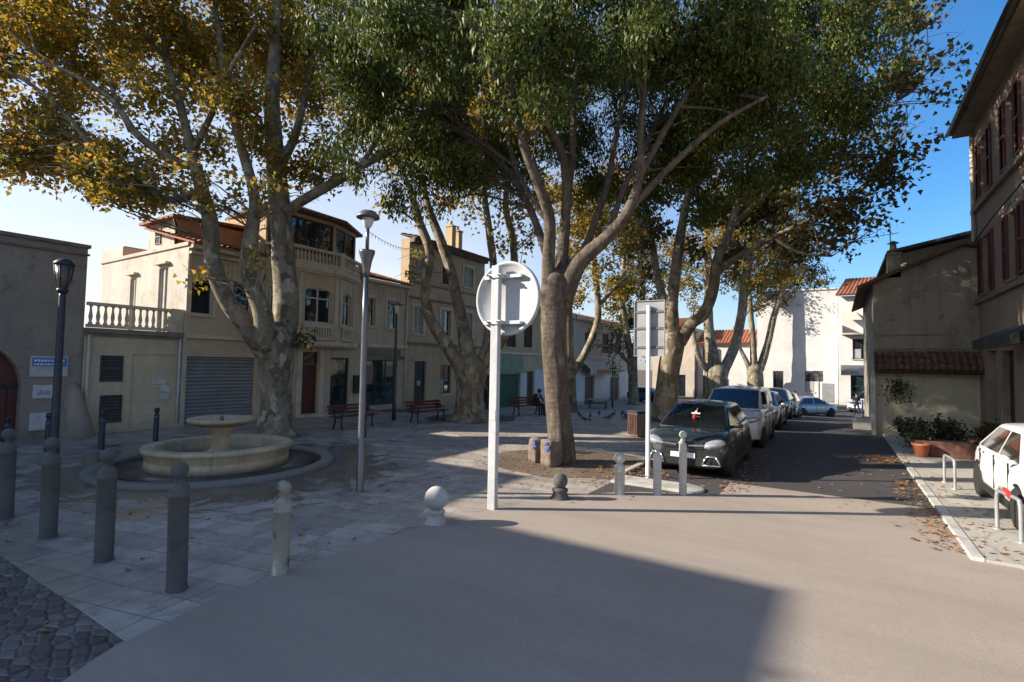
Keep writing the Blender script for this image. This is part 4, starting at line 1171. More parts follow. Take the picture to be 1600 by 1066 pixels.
def tree(name, label, base_px, trunk, limbs, clump_list, leaf, per, size, shape=PLANE_LEAF, bark='bark', tw=2, dd=1.2, droop=.2, leaves=16, twig=.34, hole=-.05, group='trees of the square', fl=None, extra=None, hs=.75):
    base = G(*base_px)
    d0 = fwd(base)
    root = thing(name, label, 'tree', (0, 0, 0), 0, group)
    mb = MB(); nodes = []
    a_, b_, c_ = trunk[-1]; n_, r_ = limb(mb, [(a, b, r, d0) for a, b, r in trunk] + [(a_ + 1, b_ - c_ * .55, c_ * .72, d0), (a_ + 2, b_ - c_ * .95, c_ * .25, d0)], 16, 6, .12)
    flare(mb, base, fl or r_[0] * .86)
    for lb in limbs:
        pts = [(p[0], p[1], p[2], d0 + (p[3] if len(p) > 3 else 0)) for p in lb]
        q, r = limb(mb, pts, 10, 5, .12)
        nodes += q[3:]
    cl = clumps([(a, b, d0 + d, r) for a, b, d, r in clump_list], dd)
    twigs(mb, nodes, cl, tw)
    tk = mb.build('trunk', bark, root)
    pts = crown_points(cl, per, twig, leaves, hole, hs)
    if extra is not None: pts = np.concatenate([pts, extra])
    sz = size * (.65 + .6 * rng.random(len(pts)))
    leaf_mesh('crown', pts, sz, shape, leaf, root, droop)
    return root, len(pts)

cnt = {}
# the big old plane by the fountain
T1_trunk = [(431, 682, 34), (432, 640, 29), (432, 600, 27), (431, 560, 30), (430, 532, 33)]
T1_limbs = [
 [(416, 550, 20, .2), (388, 512, 19, 0), (352, 465, 17, -.3), (333, 410, 16, -.5), (330, 355, 15, -.6), (318, 305, 14, -.7), (300, 240, 12, -.6), (283, 170, 10, -.4), (262, 95, 8, 0), (248, 10, 6, .3), (240, -60, 4, .6)],
 [(312, 300, 11, -.7), (268, 312, 9, -1), (235, 300, 9, -1.2), (205, 262, 8, -1.4), (150, 236, 7, -1.6), (112, 190, 6, -1.8), (60, 140, 5, -2), (5, 108, 4, -2.2)],
 [(296, 260, 10, -.6), (262, 245, 10, -1), (212, 208, 10, -1.3), (178, 160, 7, -1.5), (120, 120, 6, -1.7), (60, 95, 4, -1.8)],
 [(205, 205, 8, -1.3), (180, 150, 5, -1.3), (160, 90, 4, -1.2), (130, 30, 3, -1)],
 [(414, 545, 20, -.4), (411, 490, 18, -.7), (388, 425, 15, -1.0), (392, 370, 14, -1.1), (398, 310, 13, -1.0), (375, 220, 11, -.8), (352, 120, 8, -.4), (338, 20, 6, 0), (330, -60, 4, .3)],
 [(440, 548, 22, .3), (447, 480, 23, .5), (443, 410, 22, .6), (438, 335, 21, .7), (431, 255, 18, .7), (425, 160, 15, .6), (430, 60, 12, .4), (436, -50, 8, .2)],
 [(438, 340, 14, .7), (466, 318, 11, .6), (512, 291, 11, .4), (560, 262, 9, .2), (606, 238, 7, 0), (650, 214, 5, -.2), (700, 180, 3, -.4)],
 [(432, 270, 12, .7), (462, 210, 9, 1.0), (480, 130, 7, 1.4), (500, 40, 5, 1.8), (515, -40, 3, 2)],
 [(300, 240, 8, -.5), (330, 180, 7, -1.2), (360, 110, 5, -2), (400, 40, 4, -2.6)],
 [(262, 95, 6, 0), (215, 40, 5, -.4), (180, -30, 4, -.6)],
 [(560, 262, 6, .2), (590, 215, 5, .4), (600, 150, 4, .6), (590, 90, 3, .8)],
]
T1_cl = [(30, 60, -1.2, 85), (60, 165, -1.5, 75), (25, 225, -1.3, 50), (115, 235, -1.5, 55), (185, 275, -1.4, 40), (130, 120, -1, 70), (215, 40, -.5, 85), (240, 150, -1.2, 50), (255, 225, -1.2, 60), (300, 120, 0, 75), (330, 40, .2, 80), (370, 150, -.5, 70), (390, 60, 1, 80), (345, 225, -1.3, 50), (285, 275, -1.5, 36), (400, 225, -1.4, 55), (398, 292, -1.6, 42), (470, 60, .8, 80), (485, 150, .8, 65), (500, 230, 1, 55), (540, 258, 1, 44), (560, 190, 1.5, 50), (592, 235, 1.5, 36), (612, 272, 1.6, 22), (470, 270, .5, 42), (560, 80, 1.2, 70), (430, -40, 0, 110), (250, -60, 0, 120), (80, -60, -1, 120), (-60, 90, -1.2, 110), (-70, 200, -1.2, 60), (368, 322, -1.5, 26), (455, 305, -1.2, 26), (150, 300, -1.6, 26), (75, 262, -1.6, 30), (250, 318, -1.5, 22), (420, 360, -1.5, 18), (395, 400, -1.6, 10), (612, 60, 1.5, 60), (330, 90, 3.5, 90), (120, 60, 3, 90), (480, 110, 4, 90), (440, 330, -1.5, 20), (200, 90, 2.5, 60), (310, 437, -1.4, 9), (322, 320, -1.6, 14)] + 2 * [(30, 255, -1.5, 38), (100, 265, -1.5, 42), (150, 292, -1.5, 36), (192, 302, -1.5, 36), (235, 312, -1.5, 30), (275, 306, -1.4, 28), (160, 245, -1.4, 46), (212, 256, -1.4, 42), (60, 225, -1.5, 50), (255, 275, -1.3, 40)]
T1_trunk = [(a, b, r * .93) for a, b, r in T1_trunk]; T1_limbs = [[(a, b, r * .9, d) for a, b, r, d in l] for l in T1_limbs]
r1, cnt['T1'] = tree('plane_tree', 'massive old plane tree with mottled bark and golden leaves beside the fountain', (431, 682), T1_trunk, T1_limbs, T1_cl, 'leaf_gold', 200, .155, tw=3, dd=1.4, leaves=18, twig=.30, hs=.8, hole=.06, fl=.47)
# bright young shoots low on its trunk
b0 = P(470, 530, 16.4)
pts = np.array([[b0.x, b0.y, b0.z]]) + rng.normal(size=(110, 3)) * np.array([.28, .28, .16])
leaf_mesh('trunk_shoots', pts, .16 * (.6 + .6 * rng.random(110)), PLANE_LEAF, 'leaf_olive', r1, .2)['kind'] = 'stuff'

# the evergreen in the middle
T3_trunk = [(879, 722, 21), (877, 690, 19.5), (873, 650, 19), (869, 600, 19), (865, 530, 19.5), (865, 470, 21), (868, 440, 21)]
T3_limbs = [
 [(858, 470, 13, 0), (857, 410, 12, -.1), (858, 340, 11, -.3), (838, 280, 9, -.5), (818, 225, 8, -.8), (802, 150, 6, -1.0), (795, 60, 4, -1.2)],
 [(872, 460, 14, .1), (880, 385, 11, .2), (885, 305, 9, .1), (880, 245, 8, 0), (862, 205, 7, -.4), (840, 150, 5, -.8), (830, 70, 4, -1.0)],
 [(882, 330, 7, .2), (893, 260, 7, .5), (896, 190, 6, .7), (900, 110, 4, .9)],
 [(878, 470, 17, 0), (904, 412, 14, -.2), (950, 370, 12, -.5), (982, 328, 10, -.8), (1000, 270, 8, -.9), (1001, 205, 7, -1.0), (1006, 140, 6, -1.1), (1010, 40, 4, -1.2)],
 [(975, 338, 7, -.7), (1030, 278, 6.5, -.9), (1082, 228, 6, -1.2), (1135, 186, 5, -1.5), (1200, 150, 3, -1.8)],
 [(1000, 275, 6, -.9), (1038, 205, 6, -.8), (1075, 142, 5, -.7), (1110, 80, 4, -.6)],
 [(905, 418, 9, 0), (930, 345, 7, .4), (950, 285, 6, .8), (962, 215, 5, 1.1), (980, 130, 4, 1.4)],
 [(950, 372, 6, -.3), (972, 300, 6, .5), (1002, 240, 5, 1.0), (1030, 180, 4, 1.5)],
 [(866, 440, 10, .4), (845, 370, 8, .9), (815, 300, 6, 1.4), (770, 240, 5, 1.8), (710, 190, 4, 2.0)],
 [(858, 350, 6, -.2), (826, 300, 5, .2), (806, 262, 5, .8), (790, 200, 4, 1.2)],
]
T3_cl = [(520, 55, -.2, 55), (555, 130, 0, 62), (618, 40, -.8, 75), (680, 110, -.8, 75), (590, 195, .4, 55), (650, 225, .8, 62), (722, 268, 1.5, 48), (645, 285, 2.0, 38), (785, 165, -1.4, 46), (760, 75, -1.8, 85), (850, 50, -2.2, 90), (852, 150, -2.0, 48), (905, 130, -1.6, 55), (950, 50, -2, 90), (1000, 110, -.6, 62), (1050, 50, -1.2, 90), (1150, 80, -.4, 95), (1135, 190, 1, 70), (1200, 150, .8, 85), (1250, 60, .6, 90), (1280, 170, 1.6, 75), (1225, 262, 2.2, 52), (1165, 280, 2.4, 44), (1095, 140, 1.2, 55), (1330, 80, 1.5, 72), (1345, 170, 2.2, 52), (700, -40, -1.2, 100), (900, -60, -2, 120), (1100, -60, -1.6, 120), (540, -40, 0, 80), (1290, -40, .6, 100), (700, 190, 2.6, 75), (790, 245, 3.4, 52), (900, 215, 4, 62), (1000, 215, 4, 62), (1060, 262, 4, 60), (745, 300, 3.6, 36), (600, 120, 2.5, 70), (860, 110, 3, 90), (1000, 90, 3, 90), (1150, 150, 4, 90), (545, 205, .8, 34), (600, 265, 1.8, 28), (1300, 240, 3, 40), (1100, 330, 4.5, 36), (530, 242, .6, 32), (620, 312, 1.6, 32), (690, 312, 2.2, 36), (562, 285, 1.2, 20), (830, 290, 4.4, 42), (930, 285, 5, 46), (1010, 300, 5, 46), (700, 60, 2, 90), (1200, 60, 3, 100), (1060, 200, 3.4, 60)]
cl3, cnt['T3'] = tree('evergreen_tree', 'broad evergreen tree with a dark green drooping crown and two painted stones at its foot', (879, 722), T3_trunk, T3_limbs, T3_cl, 'leaf_green', 760, .155, shape=LANCE_LEAF, bark='bark3', tw=3, dd=.9, droop=1.1, leaves=24, twig=.27, hs=.85, hole=.04, fl=.215)

# plane behind the benches
T2_trunk = [(735, 655, 27), (734, 625, 23), (735, 600, 23), (736, 576, 26)]
T2_limbs = [
 [(728, 582, 14), (695, 535, 12, -.3), (670, 492, 10, -.5), (665, 442, 9, -.6), (672, 395, 9, -.6), (655, 345, 8, -.5), (640, 295, 6, -.3), (620, 250, 4, 0)],
 [(735, 572, 14), (722, 505, 11.5, .3), (706, 430, 10, .5), (690, 380, 9, .6), (668, 320, 7, .8), (655, 260, 5, 1)],
 [(745, 576, 11), (761, 540, 9.5, .4), (766, 490, 8, .6), (771, 420, 7, .7), (765, 365, 7, .8), (757, 300, 5, 1.0), (760, 240, 3, 1.2)],
 [(748, 580, 11), (790, 522, 9, -.3), (803, 460, 8, -.5), (802, 380, 7, -.6), (790, 320, 6, -.6), (800, 250, 4, -.6)],
]
T2_cl = [(645, 335, 0, 30), (610, 312, 0, 22), (700, 312, .5, 26), (795, 330, -.4, 40), (828, 305, -.4, 36), (762, 285, .6, 38), (665, 290, .2, 34), (740, 330, .6, 20), (815, 370, -.4, 30), (650, 400, 0, 10), (640, 425, -.4, 12), (720, 220, 1, 90), (800, 220, 0, 80), (640, 230, 0, 60), (700, 130, 1, 110), (830, 120, 0, 110), (780, 385, .2, 22), (850, 360, 0, 22)]
_, cnt['T2'] = tree('plane_tree', 'low-forked plane tree behind the dark benches, in front of the three-storey house', (735, 657), T2_trunk, T2_limbs, T2_cl, 'leaf_gold', 110, .19, tw=3, dd=1.5, leaves=14, hole=.05)

# slender tree behind the evergreen trunk
T4_trunk = [(893, 645, 12), (891, 600, 11), (890, 575, 11)]
T4_limbs = [
 [(890, 580, 10), (888, 500, 9), (887, 440, 8, .4), (884, 370, 6, .6), (875, 300, 4, .8)],
 [(893, 586, 7), (916, 548, 7, -.4), (934, 500, 6.5, -.6), (932, 440, 6, -.6), (928, 395, 5, -.6), (938, 340, 4, -.4), (940, 280, 3, 0)],
 [(934, 480, 4, -.6), (960, 450, 4, -.8), (985, 430, 3, -.8)],
]
T4_cl = [(925, 430, 0, 36), (900, 470, 1, 26), (955, 400, 0, 40), (935, 350, 0, 45), (885, 380, 1, 40), (970, 450, .4, 30), (950, 480, 1, 22), (905, 320, .5, 50), (980, 360, .4, 45), (960, 300, 1, 55), (860, 300, 1, 40), (930, 520, 1, 14)]
_, cnt['T4'] = tree('plane_tree', 'slender forked plane tree directly behind the evergreen trunk', (892, 645), T4_trunk, T4_limbs, T4_cl, 'leaf_gold', 120, .19, tw=3, dd=1.5, leaves=14, hole=.04)

# plane leaning by the parked cars
T5_trunk = [(1036, 658, 21), (1042, 610, 18.5), (1048, 560, 17.5), (1052, 528, 18.5)]
T5_limbs = [
 [(1050, 532, 13), (1050, 470, 12), (1056, 420, 11, .2), (1062, 375, 9.5, .3), (1072, 320, 8, .3), (1086, 265, 6, .3), (1092, 200, 4, .3)],
 [(1060, 534, 13), (1080, 506, 12, -.3), (1100, 490, 12, -.5), (1114, 452, 11, -.6), (1121, 405, 9.5, -.7), (1140, 360, 8, -.8), (1155, 305, 6, -.9), (1160, 250, 4, -1)],
 [(1118, 425, 7, -.7), (1160, 398, 6.5, -1.2), (1210, 370, 5.5, -1.8), (1275, 338, 4.5, -2.6), (1340, 300, 3.5, -3.4), (1400, 240, 2.5, -4)],
 [(1048, 505, 9), (1030, 445, 8, .6), (1020, 385, 6.5, 1), (1012, 335, 5, 1.3), (1000, 270, 4, 1.5)],
 [(1142, 355, 6, -.8), (1200, 300, 5, -1.8), (1270, 240, 4, -3), (1350, 190, 3.5, -4), (1430, 140, 2.5, -5)],
 [(1210, 372, 4, -1.8), (1250, 395, 3.4, -2), (1300, 400, 2.6, -2.4)],
]
T5_cl = [(1410, 50, -5, 52), (1442, 15, -5, 42), (1440, 150, -5, 46), (1470, 120, -5, 30), (1488, 95, -5, 22), (1495, 150, -5, 14), (1400, 225, -4.5, 52), (1440, 205, -5, 34), (1355, 280, -4, 60), (1300, 335, -3, 62), (1378, 315, -4, 30), (1250, 375, -2.4, 48), (1325, 375, -3, 34), (1200, 325, -1, 58), (1120, 330, 0, 52), (1150, 395, -.5, 34), (1050, 320, .5, 50), (1010, 360, 1, 42), (1255, 300, -2, 66), (1400, 120, -4.6, 55), (1330, 240, -3, 60), (1250, 230, -2, 70), (1370, 350, -3.4, 22), (1395, 285, -4.4, 24), (1100, 260, 0, 60), (1180, 240, 0, 70), (1085, 390, .4, 26), (1290, 400, -2.6, 26), (1350, 30, -4, 70), (1430, -40, -5, 70)]
_, cnt['T5'] = tree('plane_tree', 'plane tree with a leaning trunk behind the rectangular sign', (1036, 660), T5_trunk, T5_limbs, T5_cl, 'leaf_dark', 135, .20, tw=2, dd=1.3, leaves=15, hole=.14, hs=.9)

# pollarded planes along the street
T6_trunk = [(1120, 640, 19), (1119, 605, 18), (1119, 582, 19)]
T6_limbs = [
 [(1110, 582, 9), (1096, 566, 6, -.3), (1088, 545, 5, -.5), (1082, 510, 3.5, -.6)],
 [(1117, 578, 13), (1109, 530, 10.5), (1106, 480, 9.5, .2), (1110, 430, 8, .3), (1104, 380, 6.5, .4), (1110, 320, 4, .5)],
 [(1130, 580, 11), (1148, 540, 9.5, .3), (1159, 490, 9, .5), (1164, 435, 8, .6), (1175, 385, 7, .8), (1172, 330, 4.5, 1)],
 [(1160, 470, 5, .5), (1188, 430, 4.5, .2), (1215, 395, 3.5, 0), (1240, 350, 2.5, 0)],
]
T6_cl = [(1110, 430, 0, 34), (1150, 430, 0, 34), (1075, 440, 1, 34), (1190, 430, 0, 38), (1140, 370, 0, 46), (1200, 370, 0, 46), (1060, 390, 1, 40), (1230, 420, 0, 32), (1250, 360, 0, 36), (1085, 480, 1, 16), (1185, 475, .5, 18), (1130, 320, 0, 50), (1200, 310, 0, 50)]
_, cnt['T6'] = tree('plane_tree', 'pollarded plane tree with a thick knobbly trunk rising behind the white van', (1120, 640), T6_trunk, T6_limbs, T6_cl, 'leaf_gold', 85, .20, tw=3, dd=1.6, leaves=14, hole=.03)
T7_trunk = [(1181, 628, 13.5), (1180, 600, 13), (1179, 578, 13)]
T7_limbs = [
 [(1172, 578, 6), (1164, 560, 4.5), (1152, 535, 3), (1146, 510, 2)],
 [(1178, 576, 7.5), (1176, 525, 6), (1172, 480, 5.5), (1170, 430, 4), (1176, 380, 3)],
 [(1187, 578, 8.5), (1200, 535, 7), (1209, 495, 6.5), (1222, 455, 5.5), (1232, 405, 4), (1240, 360, 3)],
 [(1222, 455, 4), (1245, 430, 3), (1270, 415, 2)],
]
T7_cl = [(1200, 440, 0, 30), (1240, 440, 0, 34), (1270, 425, 0, 28), (1225, 470, 0, 20), (1170, 440, 0, 26), (1260, 460, 0, 16), (1290, 440, 0, 18), (1190, 480, .4, 14), (1235, 395, 0, 36), (1180, 395, 0, 34)]
_, cnt['T7'] = tree('plane_tree', 'smaller pollarded plane tree standing in front of the white end building', (1181, 628), T7_trunk, T7_limbs, T7_cl, 'leaf_olive', 75, .21, tw=3, dd=1.5, leaves=13, hole=.04)
TD_trunk = [(990, 633, 10), (989, 595, 9), (988, 560, 9)]
TD_limbs = [[(987, 565, 7), (978, 510, 6), (972, 460, 5), (975, 400, 4), (970, 350, 3)], [(990, 562, 7), (1000, 500, 6), (1005, 450, 5), (1000, 390, 4), (1010, 330, 3)], [(990, 575, 4), (960, 545, 3), (935, 540, 2)]]
TD_cl = [(985, 500, 0, 34), (960, 540, 0, 22), (1010, 470, 0, 32), (970, 450, 0, 36), (1000, 420, 0, 40), (940, 560, 0, 15), (1000, 540, 0, 24), (1030, 500, 0, 22), (960, 580, 0, 12), (990, 370, 0, 44), (1035, 430, 0, 30)]
_, cnt['TD'] = tree('plane_tree', 'dark slim plane tree at the far end of the square before the awning house', (990, 633), TD_trunk, TD_limbs, TD_cl, 'leaf_olive', 80, .21, tw=3, dd=1.4, leaves=13, hole=.02)
rt = thing('plane_tree', 'unseen plane tree added to break up the shadow edge on the near ground', 'tree', (0, 0, 0), 0, 'trees of the square')
mb = MB(); bx, by = -17.2, -6.4  # out-of-view tree added to dapple the foreground shadow edge
flare(mb, Vector((bx, by, 0)), .32)
c_ = cr([(bx, by, 0, .33), (bx + .1, by, 1.5, .28), (bx, by + .1, 3.0, .26), (bx + .1, by, 4.5, .2), (bx - .2, by, 6.0, .12), (bx, by, 7.4, .04)], 5)
mb.tube([q[:3] for q in c_], [q[3] for q in c_], 12)
nd = [Vector(q[:3]) for q in c_[8:]]; cl = []
for k in range(10):
    a = random.uniform(0, 2 * PI); q = random.uniform(.3, 1.9)
    cl.append(((bx + q * math.cos(a), by + q * math.sin(a), random.uniform(4.4, 8.0)), random.uniform(.7, 1.2), 1))
twigs(mb, nd, cl, 2); mb.build('trunk', 'bark', rt)
p_ = crown_points(cl, 70, .3, 15, .05, 1.0); leaf_mesh('crown', p_, .2 * (.65 + .6 * rng.random(len(p_))), PLANE_LEAF, 'leaf_gold', rt, .2)
print('LEAVES', cnt, sum(cnt.values()))

# ------------------------------------------------------------------ street furniture
def bollard_mesh(h, r=.095, ball=.085):
    mb = MB()
    mb.lathe([(r * 1.08, -.03), (r * 1.08, .02), (r, .03), (r, h - .36), (r * 1.06, h - .355), (r * 1.06, h - .33), (r, h - .325), (r, h - .27), (r * .93, h - .245), (r * .5, h - .21), (r * .42, h - .19), (r * .42, h - .165), (r * .6, h - .16), (r * .6, h - .15)], seg=24)
    return mb

def bollard(label, loc, h, mat, r=.095, ball=.085, group='ball-topped bollards edging the square', cat='bollard'):
    t = thing('bollard', label, cat, loc, 0, group)
    bollard_mesh(h, r).build('post', mat, t)
    mb = MB(); mb.ball((0, 0, h - ball), ball, 0, seg=20, rings=12); mb.build('ball', mat, t)
    return t

bp = bollard('grey ball-topped bollard nearest the dark setts corner, fourth from the left edge', G(276, 922), 1.32, 'bollard_grey')
bp.rotation_euler = (R(.8), R(-.6), .4)
for px, py, lab in ((8, 810, 'grey ball-topped bollard cut by the left edge of the photo'), (75, 840, 'grey ball-topped bollard in front of the lantern post'), (162, 876, 'grey ball-topped bollard standing before the fountain rim, third from the left')):
    q_ = dup(bp, lab, G(px, py)); q_.rotation_euler = (R(random.uniform(-1.2, 1.2)), R(random.uniform(-1.2, 1.2)), random.uniform(0, 6))
def sunflecked():  # grey paint with sunlight put in as white patches
    t = NT('sunflecked_bollard_paint')
    f = t.noise(3.2, 6, .72, vec=t.map((1, 1, .45)))
    t.bump(f, .2, .01)
    return t.base(t.ramp(f, [(.36, (.085, .08, .065)), (.44, (.30, .27, .21)), (.60, (.36, .33, .27)), (.63, (.60, .58, .53))]), .6, 0, .3)
M['sunflecked'] = sunflecked()
bollard('grey, sunlight-painted ball-topped bollard alone on the slabs right of the fountain', G(438, 896), 1.04, 'sunflecked')
def short_bollard(label, loc, h, mat, ball, r):
    t = thing('bollard', label, 'bollard', loc, 0, 'ball-topped bollards edging the square')
    mb = MB(); hb = h - ball * 2
    mb.lathe([(r * 1.5, -.02), (r * 1.45, .0), (r * 1.1, hb * .35), (r, hb * .6), (r, hb * .75), (r * 1.1, hb * .8), (r * 1.1, hb * .95), (r * .8, hb * 1.08)], seg=24); mb.build('post', mat, t)
    mb = MB(); mb.ball((0, 0, h - ball), ball, 0, seg=24, rings=14); mb.build('ball', mat, t)
short_bollard('stubby post with the biggest pale ball on top, at the pale asphalt edge', G(681, 818), .55, 'white_dirty', .175, .12)
short_bollard('short dark ball-topped post right of the round sign', G(875, 780), .46, 'bollard_grey', .135, .13)
for px, py, h, r, ball, lab in ((968, 773, .78, .095, .105, 'thickest and shortest of the sunlit white bollards'), (1027, 774, .99, .075, .075, 'sunlit white bollard right of the rectangular sign pole, middle of three'), (1067, 774, 1.2, .07, .07, 'tallest sunlit white bollard, in front of the dark car')):
    bollard(lab, G(px, py), h, 'white_dirty', r, ball)
mb = MB()
# thin dark posts near the facades
for px, py, tpx, tpy, lab in ((158, 703, 159, 641, 'thin dark bollard in front of the lower louvred vent'), (243, 690, 243, 637, 'thin dark bollard before the blocked doorway of the annex'), (74, 706, 75, 645, 'thin dark bollard behind the lantern post'), (10, 700, 10, 652, 'thin dark bollard in front of the arched door')):
    g = G(px, py); h = P(tpx, tpy, fwd(g)).z
    t = thing('bollard', lab, 'bollard', g, 0, 'thin dark bollards by the facades')
    mb = MB(); mb.lathe([(.075, -.02), (.07, .0), (.065, h * .8), (.05, h * .82), (.05, h * .86), (.068, h * .88), (.068, h - .03), (.04, h)], seg=14); mb.build('post', 'dark_metal', t)
    mb = MB(); mb.lathe([(.071, h * .70), (.071, h * .76)], seg=14); mb.build('band', 'grey_metal', t)

# lamp posts
g = G(562, 768)
t = thing('street_lamp', 'tall silver street lamp with a flat saucer head, standing right of the fountain', 'street lamp', g, 0, 'street lamps on the square')
mb = MB(); mb.lathe([(.075, 0), (.07, .02), (.07, .9), (.062, .92), (.055, 3.2), (.046, 4.25)], seg=20); mb.build('pole', 'silver', t)
mb = MB(); mb.lathe([(.06, 0), (.065, .1), (.10, .3), (.15, .46), (.15, .50), (.05, .50)], (0, 0, 4.0), 20); mb.build('collar', 'silver', t)
mb = MB(); mb.lathe([(.035, 0), (.035, .55)], (0, 0, 4.48), 12); mb.build('neck', 'silver', t)
mb = MB(); mb.lathe([(.04, 0), (.07, .03), (.105, .12), (.12, .19), (.02, .19)], (0, 0, 4.93), 20); mb.build('bowl', 'milk', t)
mb = MB(); mb.lathe([(.12, -.01), (.215, .0), (.22, .015), (.20, .06), (.12, .13), (.04, .15), (.001, .15)], (0, 0, 5.12), 28); mb.build('lamp_head', 'grey_metal', t)
mb = MB(); mb.box((.07, -.04, 1.0), (.10, .04, 1.25)); mb.build('service_door', 'dark_metal', t)
g = G(80, 768); D = fwd(g)
t = thing('street_lamp', 'dark lamp post with a tapered glass lantern, in front of the arched building', 'street lamp', g, 0, 'street lamps on the square')
hb, ht = P(92, 455, D).z, P(95, 403, D).z
mb = MB(); mb.lathe([(.09, 0), (.085, .02), (.085, .8), (.065, .85), (.052, hb - .1), (.045, hb)], seg=16); mb.build('pole', 'dark_metal', t)
mb = MB(); mb.lathe([(.04, 0), (.06, .03), (.10, .2), (.135, (ht - hb) * .8)], (0, 0, hb), 12); ln = mb.build('lantern', 'lantern_glass', t)
mb = MB(); e = (ht - hb) * .8
mb.lathe([(.137, e - .02), (.155, e), (.15, e + .03), (.10, e + .085), (.02, e + .11), (.001, e + .115)], (0, 0, hb), 20)
for k in range(6):
    a = 2 * PI * k / 6 + .3; mb.tube([(.045 * math.cos(a), .045 * math.sin(a), hb + .02), (.105 * math.cos(a), .105 * math.sin(a), hb + .2), (.141 * math.cos(a), .141 * math.sin(a), hb + e)], .010, 6)
mb.lathe([(.048, -.05), (.085, .0), (.09, .035), (.06, .05)], (0, 0, hb), 14)
mb.build('lantern_frame', 'dark_metal', t)
def small_lamp(px, py, tx, ty, lab, style=0):
    g = G(px, py); h = P(tx, ty, fwd(g)).z - g.z
    t = thing('street_lamp', lab, 'street lamp', g, 0, 'street lamps on the square')
    mb = MB(); mb.lathe([(.085, 0), (.08, .7), (.055, .75), (.045, h - .5), (.04, h - .45)], seg=12); mb.build('pole', 'dark_metal', t)
    mb = MB(); mb.lathe([(.04, h - .5), (.06, h - .42), (.10, h - .25), (.12, h - .15)], seg=12); mb.build('bowl', 'milk', t)
    mb = MB(); mb.lathe([(.12, h - .15), (.24, h - .13), (.22, h - .07), (.08, h), (.001, h + .01)], seg=16); mb.build('lamp_head', 'grey_metal', t)
small_lamp(615, 657, 617, 472, 'slim dark lamp post in front of the shop window of the bow-window house')
small_lamp(957, 637, 957, 548, 'short dark lamp post in front of the awning house')
small_lamp(1086, 640, 1088, 518, 'slim dark lamp post between two plane trunks behind the parked cars')

# the round sign seen from behind
g = G(772, 795); D = fwd(g)
t = thing('road_sign', 'round white road sign seen from behind on a square white post', 'road sign', g, 0)
top = P(782, 407, D).z; zc = P(781, 466, D).z; rr = (P(781, 408, D).z - P(781, 524, D).z) / 2
mb = MB(); mb.box((-.075, -.10, -.02), (.075, .0, top - .10)); mb.build('post', 'sign_white', t, bevel=.012)
mb = MB(); n = 48
mb.lathe([(.001, .0), (rr * .91, .0), (rr * .925, -.03), (rr * .99, -.034), (rr, -.026), (rr, .045), (rr * .0 + .001, .055)], (.12, .10, zc), n, axis='y')
mb.build('sign_plate', 'sign_white', t)
for bx in (-.1, .1):
    for dz in (.36, -.42):
        mb = MB(); mb.lathe([(.022, -.03), (.022, .0), (.001, .0)][::-1], (bx, -.128, zc + dz), 6, axis='y'); mb.build('bolt', 'grey_metal', t)
mb = MB(); mb.box((-.062, -.104, zc - 2.05), (.058, -.1005, zc - 1.88)); mb.build('sticker', 'paper', t)
for dz in (.36, -.42):
    mb = MB(); mb.box((-.30, .01, zc + dz - .03), (.44, .098, zc + dz + .03)); mb.box((-.13, -.125, zc + dz - .035), (.13, .009, zc + dz + .035)); mb.build('clamp', 'galv', t, bevel=.008)
# the rectangular sign seen from behind
g = G(1012, 747); D = fwd(g)
t = thing('road_sign', 'rectangular grey road sign seen from behind on a thin white post', 'road sign', g, 0)
z0, z1 = P(1014, 557, D).z, P(1014, 469, D).z
mb = MB(); mb.lathe([(.052, -.02), (.052, .02), (.045, .025), (.045, z1 - .12)], seg=14); mb.build('post', 'white', t)
mb = MB(); mb.box((-.34, .07, z0), (.34, .095, z1)); mb.box((-.34, .04, z0), (-.325, .0695, z1)); mb.box((.325, .04, z0), (.34, .0695, z1)); mb.box((-.324, .04, z0), (.324, .0695, z0 + .015)); mb.box((-.324, .04, z1 - .015), (.324, .0695, z1)); mb.build('sign_plate', 'sign_back', t)
for z in (z1 - .25, (z0 + z1) / 2, z0 + .2):
    mb = MB(); mb.box((-.32, .048, z - .025), (.32, .0695, z + .025)); mb.build('rail', 'grey_metal', t)

# fountain
t = thing('fountain', 'round yellow stone fountain with a wide basin and a bowl on a central pedestal', 'fountain', FOUNTAIN)
mb = MB(); mb.lathe([(2.47, -.05), (2.47, .06), (2.44, .085), (2.2, .085), (2.18, .06), (2.18, -.05)], seg=72); mb.build('kerb', 'fount_kerb', t)
mb = MB(); mb.lathe([(2.19, .02), (1.3, .025)], seg=64); mb.build('gutter', 'wet_stone', t)
mb = MB()
mb.lathe([(1.44, .0), (1.44, .18), (1.41, .21), (1.44, .24), (1.45, .36), (1.50, .39), (1.525, .425), (1.515, .465), (1.48, .48), (1.26, .485), (1.23, .46), (1.21, .42), (1.20, .15), (0.001, .13)], seg=80); mb.build('basin', 'fount', t)
mb = MB(); mb.lathe([(1.205, .235), (.001, .236)], seg=48); mb.build('water', 'water', t)
mb = MB(); mb.lathe([(.36, .13), (.36, .26), (.30, .30), (.21, .36), (.18, .45), (.18, .6), (.22, .78), (.34, .88)], seg=28); mb.build('pedestal', 'fount', t)
mb = MB(); mb.lathe([(.30, .86), (.46, .885), (.64, .96), (.69, .985), (.70, 1.04), (.67, 1.06), (.58, 1.05), (.34, 1.0), (.001, .99)], seg=48); mb.build('bowl', 'fount', t)
mb = MB(); mb.lathe([(.04, .98), (.04, 1.08), (.02, 1.10)], seg=12); mb.build('spout', 'grey_metal', t)
for a, b, c in ((-.1, -.9, .14), (.6, -.6, .07)):
    mb = MB(); mb.ball((a, b, .27), c, 0, (1.3, .9, .7)); mb.build('wet_stone', 'dark_metal', t)

